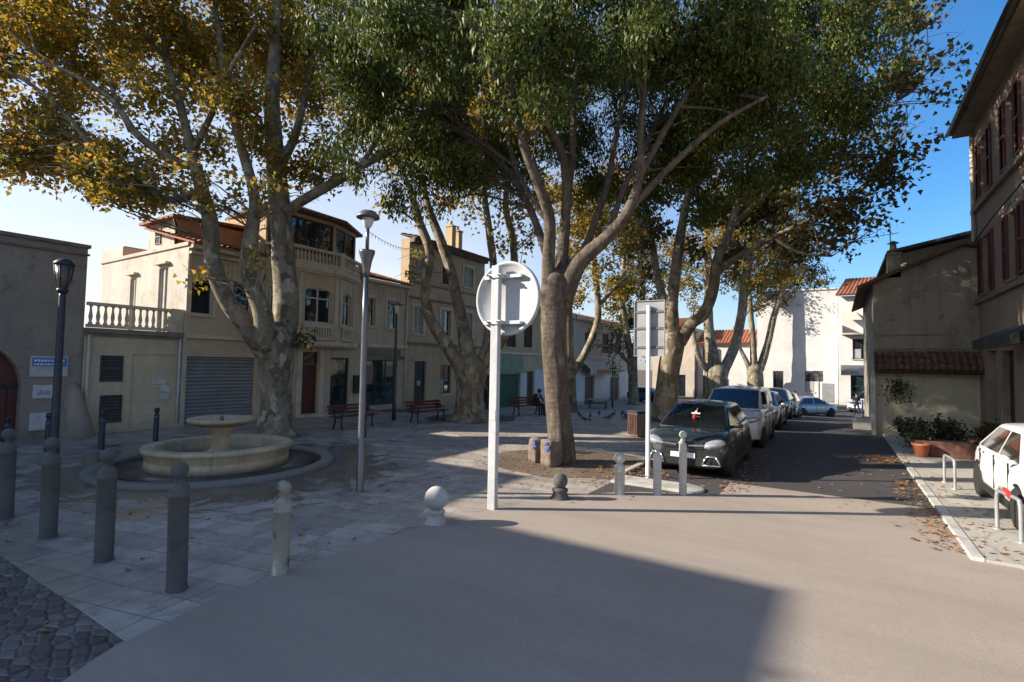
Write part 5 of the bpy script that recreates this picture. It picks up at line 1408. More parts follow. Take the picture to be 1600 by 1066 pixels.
# painted stones at the foot of the evergreen
for (px, py, w, h, lab) in ((838, 722, .36, .60, 'rounder painted stone with a blue patch at the evergreen foot'), (861, 728, .44, .62, 'squarer painted stone with orange and blue spray marks at the evergreen foot')):
    g = G(px, py); t = thing('painted_stone', lab, 'stone', g, R(-28), 'painted stones at the evergreen foot')
    bm = bmesh.new(); bmesh.ops.create_cube(bm, size=1); bmesh.ops.subdivide_edges(bm, edges=bm.edges[:], cuts=5, use_grid_fill=True)
    for v in bm.verts:
        q = v.co.copy(); s_ = q.normalized() * .62; v.co = q.lerp(s_, .45 if w < .4 else .28)
        v.co *= 1 + .10 * mnoise.noise(q * 3 + Vector((px, 0, 0)))
        v.co = Vector((v.co.x * w, v.co.y * w * .8, (v.co.z + .5) * h))
    for f in bm.faces: f.smooth = True
    me = bpy.data.meshes.new('stone_body'); bm.to_mesh(me); bm.free(); me.materials.append(M['graffiti'])
    o = bpy.data.objects.new('stone_body', me); COL.objects.link(o); o.parent = t
    mb = MB()
    for k in range(5):
        a0 = Vector((random.uniform(.0, .12), -w * .43, h * .6 + k * .045)); mb.tube(cr([tuple(a0), tuple(a0 + Vector((.07, -.012, .03))), tuple(a0 + Vector((.11, 0, -.02)))], 4), .018, 6)
    mb.build('blue_mark', 'graf_blue', o)

# benches
def make_bench(label, loc, rz):
    t = thing('park_bench', label, 'bench', loc, rz, 'slatted benches on the square')
    mb = MB()
    for k in range(4): mb.box((-.95, -.36 + k * .115, .43), (.95, -.27 + k * .115, .465))
    mb.build('seat', 'bench_wood', t, bevel=.006)
    mb = MB()
    for k in range(3): mb.bar((-.95, .10 + k * .035, .56 + k * .12), (.95, .10 + k * .035, .56 + k * .12), .03, .09)
    mb.build('backrest', 'bench_wood', t)
    for x in (-.7, .7):
        mb = MB(); mb.tube([(x, -.34, 0), (x, -.30, .2), (x, -.33, .42)], .032, 8); mb.tube([(x, .14, 0), (x, .02, .25), (x, .06, .43), (x, .20, .86)], .032, 8); mb.tube([(x, -.33, .41), (x, .06, .41)], .028, 8); mb.tube([(x, -.33, .43), (x, -.34, .62), (x, .12, .64)], .022, 8)
        mb.build('leg', 'dark_metal', t)
    return t
b0 = make_bench('reddish slatted bench in front of the dark red door, left of the slim lamp post', G(549, 668), R(90))
dup(b0, 'reddish slatted bench in front of the three-storey house', G(665, 659), R(84))
dup(b0, 'dark slatted bench with a seated person, in front of the green shop', G(822, 648), R(70))
# tables by the awning house
def make_table(label, loc):
    t = thing('cafe_table', label, 'table', loc, R(20), 'pale tables by the awning house')
    mb = MB(); mb.box((-.85, -.4, .72), (.85, .4, .76)); mb.build('tabletop', 'white_dirty', t, bevel=.01)
    for x in (-.7, .7):
        mb = MB(); mb.tube([(x, -.3, 0), (x, 0, .7)], .025, 8); mb.tube([(x, .3, 0), (x, 0, .7)], .025, 8); mb.build('leg', 'dark_metal', t)
    for y in (-.7, .7):
        mb = MB(); mb.box((-.8, y - .13, .42), (.8, y + .13, .46)); mb.tube([(-.6, y, .42), (-.6, y, 0)], .02, 6); mb.tube([(.6, y, .42), (.6, y, 0)], .02, 6); mb.build('side_bench', 'vent', t)
make_table('pale picnic table in front of the awning shop doorway', G(934, 638))
# litter bin
g = G(998, 682); t = thing('litter_bin', 'square dark brown litter bin on the paving, left of the rectangular sign', 'litter bin', g, R(-32))
mb = MB(); mb.box((-.26, -.26, .04), (.26, .26, .80)); mb.build('body', 'trim_dark', t, bevel=.02)
mb = MB(); mb.box((-.29, -.29, .802), (.29, .29, .88)); mb.build('lid', 'dark_metal', t, bevel=.02)
mb = MB()
for k in range(6): mb.box((-.25 + k * .09, -.285, .08), (-.19 + k * .09, -.262, .78))
mb.build('slat', 'brown_wood', t)
# bicycle hoops on the right pavement
def hoop(label, a, b, h):
    a, b = Vector(a), Vector(b); m = (a + b) / 2
    t = thing('bicycle_hoop', label, 'bike hoop', (m.x, m.y, .05), 0, 'metal hoops on the right pavement')
    d = (b - a) / 2
    mb = MB(); rr_ = .16
    pts = [(-d.x, -d.y, -.05), (-d.x, -d.y, h - rr_), (-d.x * .94, -d.y * .94, h - .05), (-d.x * .75, -d.y * .75, h), (d.x * .75, d.y * .75, h), (d.x * .94, d.y * .94, h - .05), (d.x, d.y, h - rr_), (d.x, d.y, -.05)]
    mb.tube(cr(pts, 4), .026, 10); mb.build('tube', 'sign_back', t)
    for s in (-1, 1):
        mb = MB(); mb.lathe([(.06, 0), (.06, .012), (.03, .016)], (d.x * s, d.y * s, 0), 14); mb.build('base_plate', 'galv', t)
    return t
hoop('metal bicycle hoop with a red reflector, beside the front wheel of the white car', (2.02, 10.55, 0), (2.14, 9.9, 0), .58)
mb = MB(); mb.box((2.055, 10.1, .56), (2.085, 10.4, .66)); o = mb.build('reflector', 'red'); hp = [x for x in bpy.data.objects if x.name == 'bicycle_hoop'][0]; o.parent = hp; o.location = (-hp.location.x, -hp.location.y, 0)
hoop('metal bicycle hoop behind the rear wheel of the white car, further up the street', (1.92, 14.3, 0), (1.98, 13.55, 0), .58)
# planters along the gable house
t = thing('planter', 'long reddish planter trough with plants, in front of the gable house', 'planter', (2.35, 18.6, .05))
mb = MB(); mb.box((-.5, -.3, 0), (2.3, .3, .42)); mb.build('trough', 'brick', t, bevel=.02)
mb = MB(); mb.box((-.47, -.27, .39), (2.27, .27, .425)); mb.build('planter_soil', 'soil', t)
t = thing('flower_pot', 'round terracotta flower pot beside the reddish planter', 'flower pot', (1.95, 18.15, .05))
mb = MB(); mb.lathe([(.13, 0), (.14, .02), (.20, .30), (.225, .31), (.225, .36), (.19, .36), (.16, .30), (.001, .29)], seg=22); mb.build('pot', 'terracotta', t)
t = thing('roof_tile_stack', 'low heap of orange tiles lying on the planter edge', 'tiles', (3.5, 18.45, .47))
mb = MB()
for k in range(5):
    vs = []
    for j in range(7):
        a = PI * j / 6; vs += [(-.35 + k * .17 + .09 * math.cos(a), -.2, .03 + .06 * math.sin(a)), (-.35 + k * .17 + .09 * math.cos(a), .2, .03 + .06 * math.sin(a))]
    mb.add(vs, [(2 * j, 2 * j + 1, 2 * j + 3, 2 * j + 2) for j in range(6)])
mb.build('tile', 'terracotta', t)
def shrub(label, c, r, h, n, mat='leaf_shrub', size=.10, cat='shrub', name='shrub'):
    t = thing(name, label, cat, c)
    mb = MB()
    for k in range(9):
        a = random.uniform(0, 2 * PI); q = r * random.uniform(.3, .8)
        mb.tube([(0, 0, 0), (q * .4 * math.cos(a), q * .4 * math.sin(a), h * .4), (q * math.cos(a), q * math.sin(a), h * random.uniform(.6, .95))], [.02, .012, .005], 5)
    mb.build('stem', 'brown_wood', t)
    cl = [((random.uniform(-.6, .6) * r, random.uniform(-.6, .6) * r, h * random.uniform(.3, .85)), r * .5, 1) for _ in range(8)]
    p = crown_points(cl, n / (8 * 4.19 * (r * .5) ** 3), .12, 9, -.3)
    leaf_mesh('foliage', p, size * (.6 + .7 * rng.random(len(p))), OVAL_LEAF, mat, t, .1)
shrub('large grey-green shrub at the left foot of the gable house wall', (1.95, 20.4, .05), .6, .75, 1900)
shrub('smaller dark shrub in the middle of the planted strip by the gable house', (2.9, 20.9, .05), .55, .9, 1300)
shrub('yellowish low plant at the right end of the gable house wall', (3.9, 21.3, .05), .5, .8, 900, 'leaf_olive')
shrub('small green plant growing beside the terracotta pot', (1.95, 18.5, .36), .28, .35, 500)
t = thing('hanging_plant', 'dark hanging plant on the gable house wall under the lean-to', 'plant', (1.85, 23.35, 1.75))
mb = MB(); mb.tube([(0, .33, .35), (0, 0, .35), (0, 0, .1)], .012, 6); mb.lathe([(.08, -.05), (.14, .1), (.12, .1), (.001, .05)], seg=14); mb.build('pot', 'dark_metal', t)
p = rng.normal(size=(420, 3)) * np.array([.2, .16, .2]); leaf_mesh('foliage', p, .10 * (.6 + .7 * rng.random(420)), OVAL_LEAF, 'leaf_shrub', t, .5)
t = thing('stone_block', 'low white stone block beside the white corner post', 'block', (.95, 26.0, 0))
mb = MB(); mb.box((-.4, -.7, -.3), (.35, .7, .28)); mb.box((-.3, -.5, .281), (.3, .6, .45)); mb.build('block_body', 'white_dirty', t, bevel=.02)
t = thing('marker_post', 'thin pale post on the white stone block', 'post', (.9, 26.2, .45))
mb = MB(); mb.lathe([(.06, 0), (.06, .02), (.035, .03), (.035, .7), (.01, .73)], seg=12); mb.build('pole', 'galv', t)
# bollards and sign at the far traffic island
c = G(1268, 650)
for k, (dx, dy, lab) in enumerate(((-1.4, .2, 'far dark bollard at the left end of the island row'), (-.75, .2, 'far dark bollard second in the island row'), (-.4, .2, 'far dark bollard third in the island row'), (1.1, 2.0, 'far dark bollard standing alone right of the silver car'))):
    t = thing('bollard', lab, 'bollard', (c.x + dx - .3, c.y + dy, zg(c.x, c.y) + (.1 if k < 3 else 0)), 0, 'far bollards on the traffic island')
    mb = MB(); mb.lathe([(.09, -.1), (.085, .8), (.06, .84), (.085, .9), (.06, 1.05), (.01, 1.08)], seg=12); mb.build('post', 'dark_metal', t)
q = HY(1280, 610, 50.0)
t = thing('road_sign', 'small dark square sign on a post in front of the white end building', 'road sign', (q.x, 50.0, zg(q.x, 50)))
mb = MB(); mb.lathe([(.045, 0), (.045, 3.3)], seg=10); mb.build('post', 'grey_metal', t)
mb = MB(); mb.box((-.42, -.04, 2.5), (.30, -.015, 3.4)); mb.build('sign_plate', 'grey_metal', t)
# overhead string
a = P(576, 362, 14.5); b = P(668, 380, 21.5)
mb = MB(); pts = [a.lerp(b, k / 24) + Vector((0, 0, -.35 * math.sin(PI * k / 24))) for k in range(25)]
mb.tube(pts, .007, 5)
for p in pts[1:-1]: mb.tube([p, p - Vector((0, 0, .10))], [.012, .005], 5)
o = mb.build('light_string', 'grey_metal'); tag(o, 'thin overhead string of tiny lights beside the tall silver lamp', 'string lights')
# fallen leaves
L_ = []
def scatter(n, f):
    k = 0
    while k < n:
        x, y, z = f(); L_.append((x, y, z)); k += 1
scatter(260, lambda: (1.38 - abs(random.gauss(0, .22)), random.uniform(8.9, 14), .025 + random.random() * .03))
scatter(300, lambda: (random.gauss(1.15, .3), random.gauss(16.9, .35), .02 + random.random() * .07))
scatter(200, lambda: (random.gauss(1.75, .25), random.uniform(8.8, 15), .055))
scatter(260, lambda: (random.gauss(-1.75, .18), random.uniform(10.6, 17), .02 + random.random() * .02))
scatter(380, lambda: (random.gauss(-5.4, 1.3), random.gauss(11.3, 1.2), .018))
scatter(300, lambda: (random.gauss(-3.9, .4), random.gauss(11.2, .5), .02 + random.random() * .05))
scatter(650, lambda: (random.uniform(-18, -5.2), random.uniform(2.2, 17), .014))
scatter(60, lambda: (random.uniform(-11, -5.6), random.uniform(.0, 2.0), .014))
scatter(260, lambda: (random.uniform(-1.8, 1.3), random.uniform(10.5, 40), None))
scatter(500, lambda: (random.gauss(-14.6, 2.2), random.gauss(12.5, 2.2), .018))
pts = np.array([(x, y, zg(x, y) + (.018 if z is None else z)) for x, y, z in L_])
N = len(pts)
o = leaf_mesh('fallen_leaves', pts, .105 * (.5 + .7 * rng.random(N)), PLANE_LEAF, 'leaf_fallen', None)
# lay them flat
co = np.empty(N * 6 * 3, np.float32); o.data.vertices.foreach_get('co', co); co = co.reshape(N, 6, 3)
co[:, :, 2] = pts[:, None, 2] + (co[:, :, 2] - pts[:, None, 2]) * .18
o.data.vertices.foreach_set('co', co.ravel()); o.data.update()
o['kind'] = 'stuff'
# ------------------------------------------------------------------ vehicles
def interp(st, n):
    return cr(st, n)

def bake(o):
    dg = bpy.context.evaluated_depsgraph_get(); dg.update()
    me = bpy.data.meshes.new_from_object(o.evaluated_get(dg)); old = o.data; o.modifiers.clear(); o.data = me
    return o

def car(name, label, cat, loc, rz, st, gh, wheels, paint_, group=None, kind='suv', glass_='car_glass', cladding=True):
    """st: stations (y, zbot, ztop, halfwidth); gh: greenhouse; wheels (y_front, y_rear, radius, track); the front faces -y"""
    t = thing(name, label, cat, loc, rz, group)
    S = interp(st, 4)
    mb = MB(); vs = []; fs = []
    prof = lambda zb, zt, hw: [(-hw * .80, zb), (-hw * .95, zb + .05), (-hw * .985, zb + .22 * (zt - zb)), (-hw, zb + .50 * (zt - zb)), (-hw * .985, zb + .72 * (zt - zb)), (-hw * .95, zb + .88 * (zt - zb)), (-hw * .86, zb + .975 * (zt - zb)), (-hw * .6, zt + .008), (-hw * .25, zt + .02)]
    K = 18
    for y, zb, zt, hw in S:
        h = prof(zb, zt, hw); full = h + [(-x, z) for x, z in h[::-1]]
        vs += [(x, y, z) for x, z in full]
    for i in range(len(S) - 1):
        for k in range(K):
            k2 = (k + 1) % K
            fs.append((i * K + k, (i + 1) * K + k, (i + 1) * K + k2, i * K + k2))
    fs.append(tuple(range(K))); fs.append(tuple((len(S) - 1) * K + k for k in range(K - 1, -1, -1)))
    mb.add(vs, fs, 0, True)
    body = mb.build('body', paint_, t)
    yf, yr, rw, tr = wheels
    cut = MB()
    for y in (yf, yr):
        for s in (-1, 1): cut.lathe([(rw + .055, -.16), (rw + .055, .30)], (s * tr + (-.10 if s > 0 else -.04), y, rw), 28, axis='x')
    co_ = cut.build('cutter', 'black')
    b = body.modifiers.new('b', 'BOOLEAN'); b.operation = 'DIFFERENCE'; b.object = co_; b.solver = 'EXACT'
    bake(body); bpy.data.objects.remove(co_)
    for p in body.data.polygons: p.use_smooth = True
    try: body.data.set_sharp_from_angle(angle=R(38))
    except Exception: pass
    # wells
    mb = MB()
    for y in (yf, yr):
        for s in (-1, 1): mb.lathe([(.001, 0), (rw + .05, 0), (rw + .05, .16)] if s > 0 else [(rw + .05, -.16), (rw + .05, 0), (.001, 0)], (s * (tr - .16), y, rw), 24, axis='x')
    mb.each('wheel_well', 'black', body)
    # greenhouse
    y0, y1, y2, y3, zb, zt, wb, wt = gh
    def corner(s): return [Vector((s * wb, y0, zb)), Vector((s * wt, y1, zt)), Vector((s * wt, y2, zt)), Vector((s * wb, y3, zb))]
    L, R_ = corner(-1), corner(1)
    mid = [(a + b2) / 2 for a, b2 in zip(L, R_)]
    g = MB()
    ns = 7
    def row(a, b2, bulge):      # across the car
        return [a.lerp(b2, k / (ns - 1)) + bulge * (1 - (2 * k / (ns - 1) - 1) ** 2) for k in range(ns)]
    rows = [row(L[0], R_[0], Vector((0, -.10, 0))), row(L[1], R_[1], Vector((0, -.06, .035))), row(L[1].lerp(L[2], .5), R_[1].lerp(R_[2], .5), Vector((0, 0, .085))), row(L[2], R_[2], Vector((0, .04, .035))), row(L[3], R_[3], Vector((0, .08, 0)))]
    V = [p for r in rows for p in r]; F = []
    for i in range(4):
        for k in range(ns - 1): F.append((i * ns + k, i * ns + k + 1, (i + 1) * ns + k + 1, (i + 1) * ns + k))
    F.append((0, ns, 2 * ns, 3 * ns, 4 * ns)); F.append((ns - 1, 5 * ns - 1, 4 * ns - 1, 3 * ns - 1, 2 * ns - 1))
    F.append(tuple(list(range(ns - 1, -1, -1)) + [4 * ns + k for k in range(ns)]))
    g.add(V, F, 0, True)
    cab = g.build('cab', paint_, t, bevel=.085)
    cab.modifiers['bevel'].segments = 4; cab.modifiers['bevel'].angle_limit = R(28)
    bake(cab)
    for p in cab.data.polygons: p.use_smooth = True
    try: cab.data.set_sharp_from_angle(angle=R(30))
    except Exception: pass
    def pane(nm, rA, rB, a, b2, lo_, hi, push):
        m = MB(); nn = 9; v = []
        def at(r, u):
            x = u * (ns - 1); i = min(int(x), ns - 2); return r[i].lerp(r[i + 1], x - i)
        for j in range(2):
            w = lo_ if j == 0 else hi
            for k in range(nn):
                u = a + (b2 - a) * k / (nn - 1); v.append(at(rA, u).lerp(at(rB, u), w) + push)
        m.add(v, [(k, k + 1, nn + k + 1, nn + k) for k in range(nn - 1)], 0, True)
        return m.build(nm, glass_, t)
    n1 = Vector((0, -(zt - zb), (y1 - y0))).normalized() * .012
    ws = pane('windscreen', rows[0], rows[1], .045, .955, .07, .93, n1)
    n2 = Vector((0, (zt - zb), (y3 - y2))).normalized() * .012
    pane('rear_window', rows[4], rows[3], .08, .92, .16, .9, n2)
    wy = y3 - y0
    for s in (-1, 1):
        nx = Vector((s * (zt - zb), 0, wb - wt)).normalized() * .010
        def sp(y, f):
            z = zb + (zt - zb) * f; return Vector((s * (wb + (wt - wb) * f), y, z)) + nx
        fy = lambda f: y0 + (y1 - y0) * f; ry = lambda f: y3 + (y2 - y3) * f
        lo_, hi = .10, .88
        ym = y0 + wy * .47
        quads = [(sp(fy(lo_) + .20, lo_), sp(ym - .05, lo_), sp(ym - .05, hi), sp(max(fy(hi) + .10, fy(lo_) + .22), hi)),
                 (sp(ym + .05, lo_), sp(ry(lo_) - .28, lo_), sp(ry(hi) - .22, hi), sp(ym + .05, hi))]
        if kind == 'van': quads = quads[:1]
        for q in quads:
            m = MB(); m.add([tuple(p) for p in q], [(0, 1, 2, 3) if s > 0 else (3, 2, 1, 0)]); m.build('side_window', glass_, t)
        m = MB(); mz = zb + .10; my = y0 + .42
        m.ball((s * (wb + .15), my, mz), .085, 0, (1.1, .5, .75)); m.tube([(s * (wb - .02), my, mz - .04), (s * (wb + .12), my, mz - .03)], .03, 6)
        mr = m.build('mirror', 'black' if cladding else paint_, t)
        m = MB(); m.ball((s * (wb + .15), my + .035, mz), .068, 0, (1.0, .2, .75)); m.build('mirror_glass', glass_, mr)
    # wheels
    for y in (yf, yr):
        for s in (-1, 1):
            m = MB(); w2 = .105
            m.lathe([(rw * .66, -w2), (rw * .90, -w2), (rw * .97, -w2 * .75), (rw, -w2 * .3), (rw, w2 * .3), (rw * .97, w2 * .75), (rw * .90, w2), (rw * .66, w2)], (s * (tr - w2 + .02), y, rw), 28, axis='x')
            w = m.build('wheel', 'rubber', t)
            m = MB(); cx = s * (tr - .03)
            m.lathe([(.001, 0), (rw * .64, 0)] if s < 0 else [(rw * .64, 0), (.001, 0)], (cx - s * .05, y, rw), 24, axis='x')
            dk = m.build('brake_disc', 'black', w)
            m = MB(); m.lathe([(rw * .68, -.03), (rw * .68, .03), (rw * .61, .035), (rw * .61, -.03)], (cx, y, rw), 28, axis='x')
            for k in range(5):
                a = 2 * PI * k / 5 + .3
                m.bar((cx, y, rw), (cx, y + rw * .64 * math.cos(a), rw + rw * .64 * math.sin(a)), .03, .075)
            m.lathe([(.06, -.03), (.06, .03)], (cx, y, rw), 14, axis='x')
            m.build('rim', 'galv', w)
    yF, yR = st[0][0], st[-1][0]
    return t, body, ws

def lamp_patch(t, name, mat, c, sc, rz=0, ry=0):
    m = MB(); m.T = Matrix.Translation(c) @ Matrix.Rotation(rz, 4, 'Z') @ Matrix.Rotation(ry, 4, 'Y')
    m.ball((0, 0, 0), 1, 0, sc, 16, 10)
    return m.build(name, mat, t)

SUV = [(-2.06, .30, .70, .58), (-2.02, .24, .80, .74), (-1.90, .24, .88, .81), (-1.60, .22, .965, .875), (-1.0, .22, 1.02, .89), (0, .22, 1.045, .89), (1.0, .22, 1.06, .89), (1.6, .24, 1.07, .87), (1.95, .34, 1.04, .80), (2.06, .48, .92, .66)]
SUVG = (-1.30, -.38, 1.22, 1.98, .99, 1.49, .81, .60)
def dress_front(t, L_, w, zl, zg_, chrome=True, plate=True, emblem=True, fog=True):
    yF = -L_ / 2
    for s in (-1, 1):
        h = lamp_patch(t, 'headlight', 'lens', (s * w * .70, yF + .125, zl + .01), (.25, .16, .10), s * R(30), s * R(-12))
        m = MB(); m.ball((s * w * .64, yF - .005, zl), .05, 0, (1, .6, 1)); m.build('bulb', 'chrome', h)
    m = MB(); m.prism_y([(-w * .48, zl - .10), (w * .48, zl - .10), (w * .50, zl + .05), (-w * .50, zl + .05)], yF - .03, yF + .14); gr = m.build('grille', 'black', t, bevel=.01)
    if chrome:
        m = MB(); m.bar((-w * .5, yF - .04, zl - .01), (-.13, yF - .045, zl - .03), .02, .03); m.bar((w * .5, yF - .04, zl - .01), (.13, yF - .045, zl - .03), .02, .03); m.build('grille_bar', 'chrome', gr)
    if emblem:
        m = MB(); m.prism_y([(0, zl - .12), (.085, zl), (0, zl + .12), (-.085, zl)], yF - .07, yF - .035); m.build('emblem', 'chrome', gr, bevel=.008)
    m = MB(); m.prism_y([(-w * .62, .27), (w * .62, .27), (w * .68, .46), (-w * .68, .46)], yF - .015, yF + .16); m.build('lower_intake', 'black', t, bevel=.015)
    if plate:
        m = MB(); m.box((-.26, yF - .035, .44), (.26, yF - .005, .55)); m.build('number_plate', 'white', t, bevel=.004)
    if fog:
        for s in (-1, 1):
            a = s * w * .45; b = s * w * .84; m = MB()
            pts = [(a, yF - .03, .31), (a + s * .09, yF - .03, .50), (b - s * .07, yF + .02, .50), (b + s * .02, yF + .05, .31), (a, yF - .03, .31)]
            for p, q in zip(pts[:-1], pts[1:]): m.tube([p, q], .018, 8)
            f = m.build('fog_lamp_frame', 'chrome', t)
            m = MB(); v = [(p[0], p[1] + .01, p[2]) for p in pts[:4]]; m.add(v, [(0, 1, 2, 3) if s < 0 else (3, 2, 1, 0)]); m.build('fog_lamp', 'black', f)

def sills(t, L_, w, wheels):
    for s in (-1, 1):
        m = MB(); m.box((s * (w - .015), wheels[0] + wheels[2] + .08, .20), (s * (w + .012), wheels[1] - wheels[2] - .08, .33)); m.build('sill_cladding', 'black', t, bevel=.008)
        m = MB()
        for y in (wheels[0] + wheels[2] + .12, (wheels[0] + wheels[1]) / 2 + .05, wheels[1] - wheels[2] + .10):
            m.box((s * (w - .02), y, .36), (s * (w + .0045), y + .008, .93))
        m.each('door_seam', 'black', t)
        for y in ((wheels[0] + wheels[1]) / 2 - .12, wheels[1] - wheels[2] + .02):
            m = MB(); m.box((s * (w - .012), y - .1, .87), (s * (w + .022), y + .06, .90)); m.build('door_handle', 'chrome', t, bevel=.005)

# 1 dark compact car nearest
wh = (-1.26, 1.34, .335, .885)
t, body, ws = car('parked_car', 'dark green-grey car facing the viewer with a red and white ornament in its windscreen', 'car', (-2.86, 13.62, 0), 0, SUV, SUVG, wh, 'paint_dark', 'cars parked along the street')
dress_front(t, 4.12, .89, .74, 1); sills(t, 4.12, .89, wh)
m = MB(); m.tube([(.02, -.74, 1.42), (.02, -.86, 1.35)], .006, 5); m.ball((.02, -.89, 1.335), .035); o = m.build('ornament', 'white', ws)
m = MB(); m.lathe([(.045, 0), (.035, .10), (.01, .13)], (.02, -1.06, 1.19), 12); m.build('ornament_body', 'red', o)
m = MB(); m.bar((-.08, -.93, 1.315), (.12, -.93, 1.315), .012, .03); m.build('ornament_arms', 'white', o)
# mirrored dashboard shelf line / wipers
m = MB(); m.bar((-.55, -1.14, 1.06), (.1, -1.09, 1.09), .012, .012); m.bar((.05, -1.18, 1.06), (.62, -1.08, 1.09), .012, .012); m.build('wiper', 'black', ws)
# 2 white van
VAN = [(-2.1, .42, .75, .60), (-2.05, .30, .90, .76), (-1.9, .25, 1.02, .85), (-1.5, .23, 1.10, .90), (-.9, .23, 1.16, .915), (0, .23, 1.17, .915), (1.5, .23, 1.17, .915), (2.0, .3, 1.17, .90), (2.1, .4, 1.15, .86)]
VANG = (-1.40, -.50, 2.0, 2.08, 1.12, 1.72, .85, .73)
wv = (-1.3, 1.4, .33, .905)
t, body, ws = car('parked_van', 'white van parked right behind the dark compact car', 'van', (-2.80, 18.75, 0), 0, VAN, VANG, wv, 'paint_vanwhite', 'cars parked along the street', 'van', cladding=False)
dress_front(t, 4.2, .915, .86, 1, emblem=False, fog=False); sills(t, 4.2, .915, wv)
HATCH = [(-2.0, .40, .60, .52), (-1.97, .28, .72, .70), (-1.85, .22, .80, .79), (-1.5, .2, .88, .85), (-.95, .2, .94, .865), (0, .2, .955, .865), (1.0, .2, .96, .865), (1.6, .22, .96, .84), (1.9, .32, .93, .78), (1.99, .46, .82, .64)]
HATCHG = (-1.28, -.25, 1.10, 1.90, .89, 1.41, .785, .56)
whh = (-1.22, 1.30, .315, .86)
pale, _, _ = car('parked_car', 'pale grey hatchback parked behind the white van', 'car', (-2.75, 24.1, 0), 0, HATCH, HATCHG, whh, 'paint_silver', 'cars parked along the street', cladding=False)
dress_front(pale, 4.0, .865, .70, 1, emblem=False, fog=False); sills(pale, 4.0, .865, whh)
dk, _, _ = car('parked_car', 'black hatchback behind the pale grey one in the parked row', 'car', (-2.72, 29.3, zg(-2.7, 29)), 0, HATCH, HATCHG, whh, 'paint_black', 'cars parked along the street')
dress_front(dk, 4.0, .865, .70, 1, emblem=False, fog=False); sills(dk, 4.0, .865, whh)
dup(pale, 'last pale hatchback of the parked row, before the traffic island', (-2.7, 34.6, zg(-2.7, 34.6)))
# silver car standing across, beyond the island
q = HY(1263, 640, 44.5)
dup(pale, 'silver hatchback seen from its side in front of the white end building', (q.x, 44.5, zg(q.x, 44.5)), R(138))
# small blue car in the far corner
bl, _, _ = car('parked_car', 'dark blue car in the far corner of the square, behind the leaning plane trunk', 'car', G(1012, 628) + Vector((0, 0, 0)), R(75), HATCH, HATCHG, whh, 'paint_blue', 'cars parked along the street', cladding=False)
dress_front(bl, 4.0, .865, .70, 1, emblem=False, fog=False)
# pale van at the far end right
q = HY(1352, 628, 52.0)
pv, _, _ = car('parked_van', 'pale blue van at the far end of the street, half hidden by the gable house', 'van', (q.x + .6, 52.0, zg(q.x, 52)), R(-40), VAN, VANG, wv, 'paint_paleblue', None, 'van', cladding=False)
dress_front(pv, 4.2, .915, .86, 1, emblem=False, fog=False)
# white car on the right pavement
wt_, _, ws = car('parked_car', 'clean white hatchback half out of frame beside the bicycle hoops', 'car', (3.13, 11.92, .05), 0, HATCH, HATCHG, whh, 'paint_white', None, cladding=False)
dress_front(wt_, 4.0, .865, .70, 1, emblem=False, fog=False); sills(wt_, 4.0, .865, whh)
m = MB(); m.box((.25, -.72, 1.16), (.45, -.70, 1.24)); m.build('windscreen_sticker', 'white', ws)

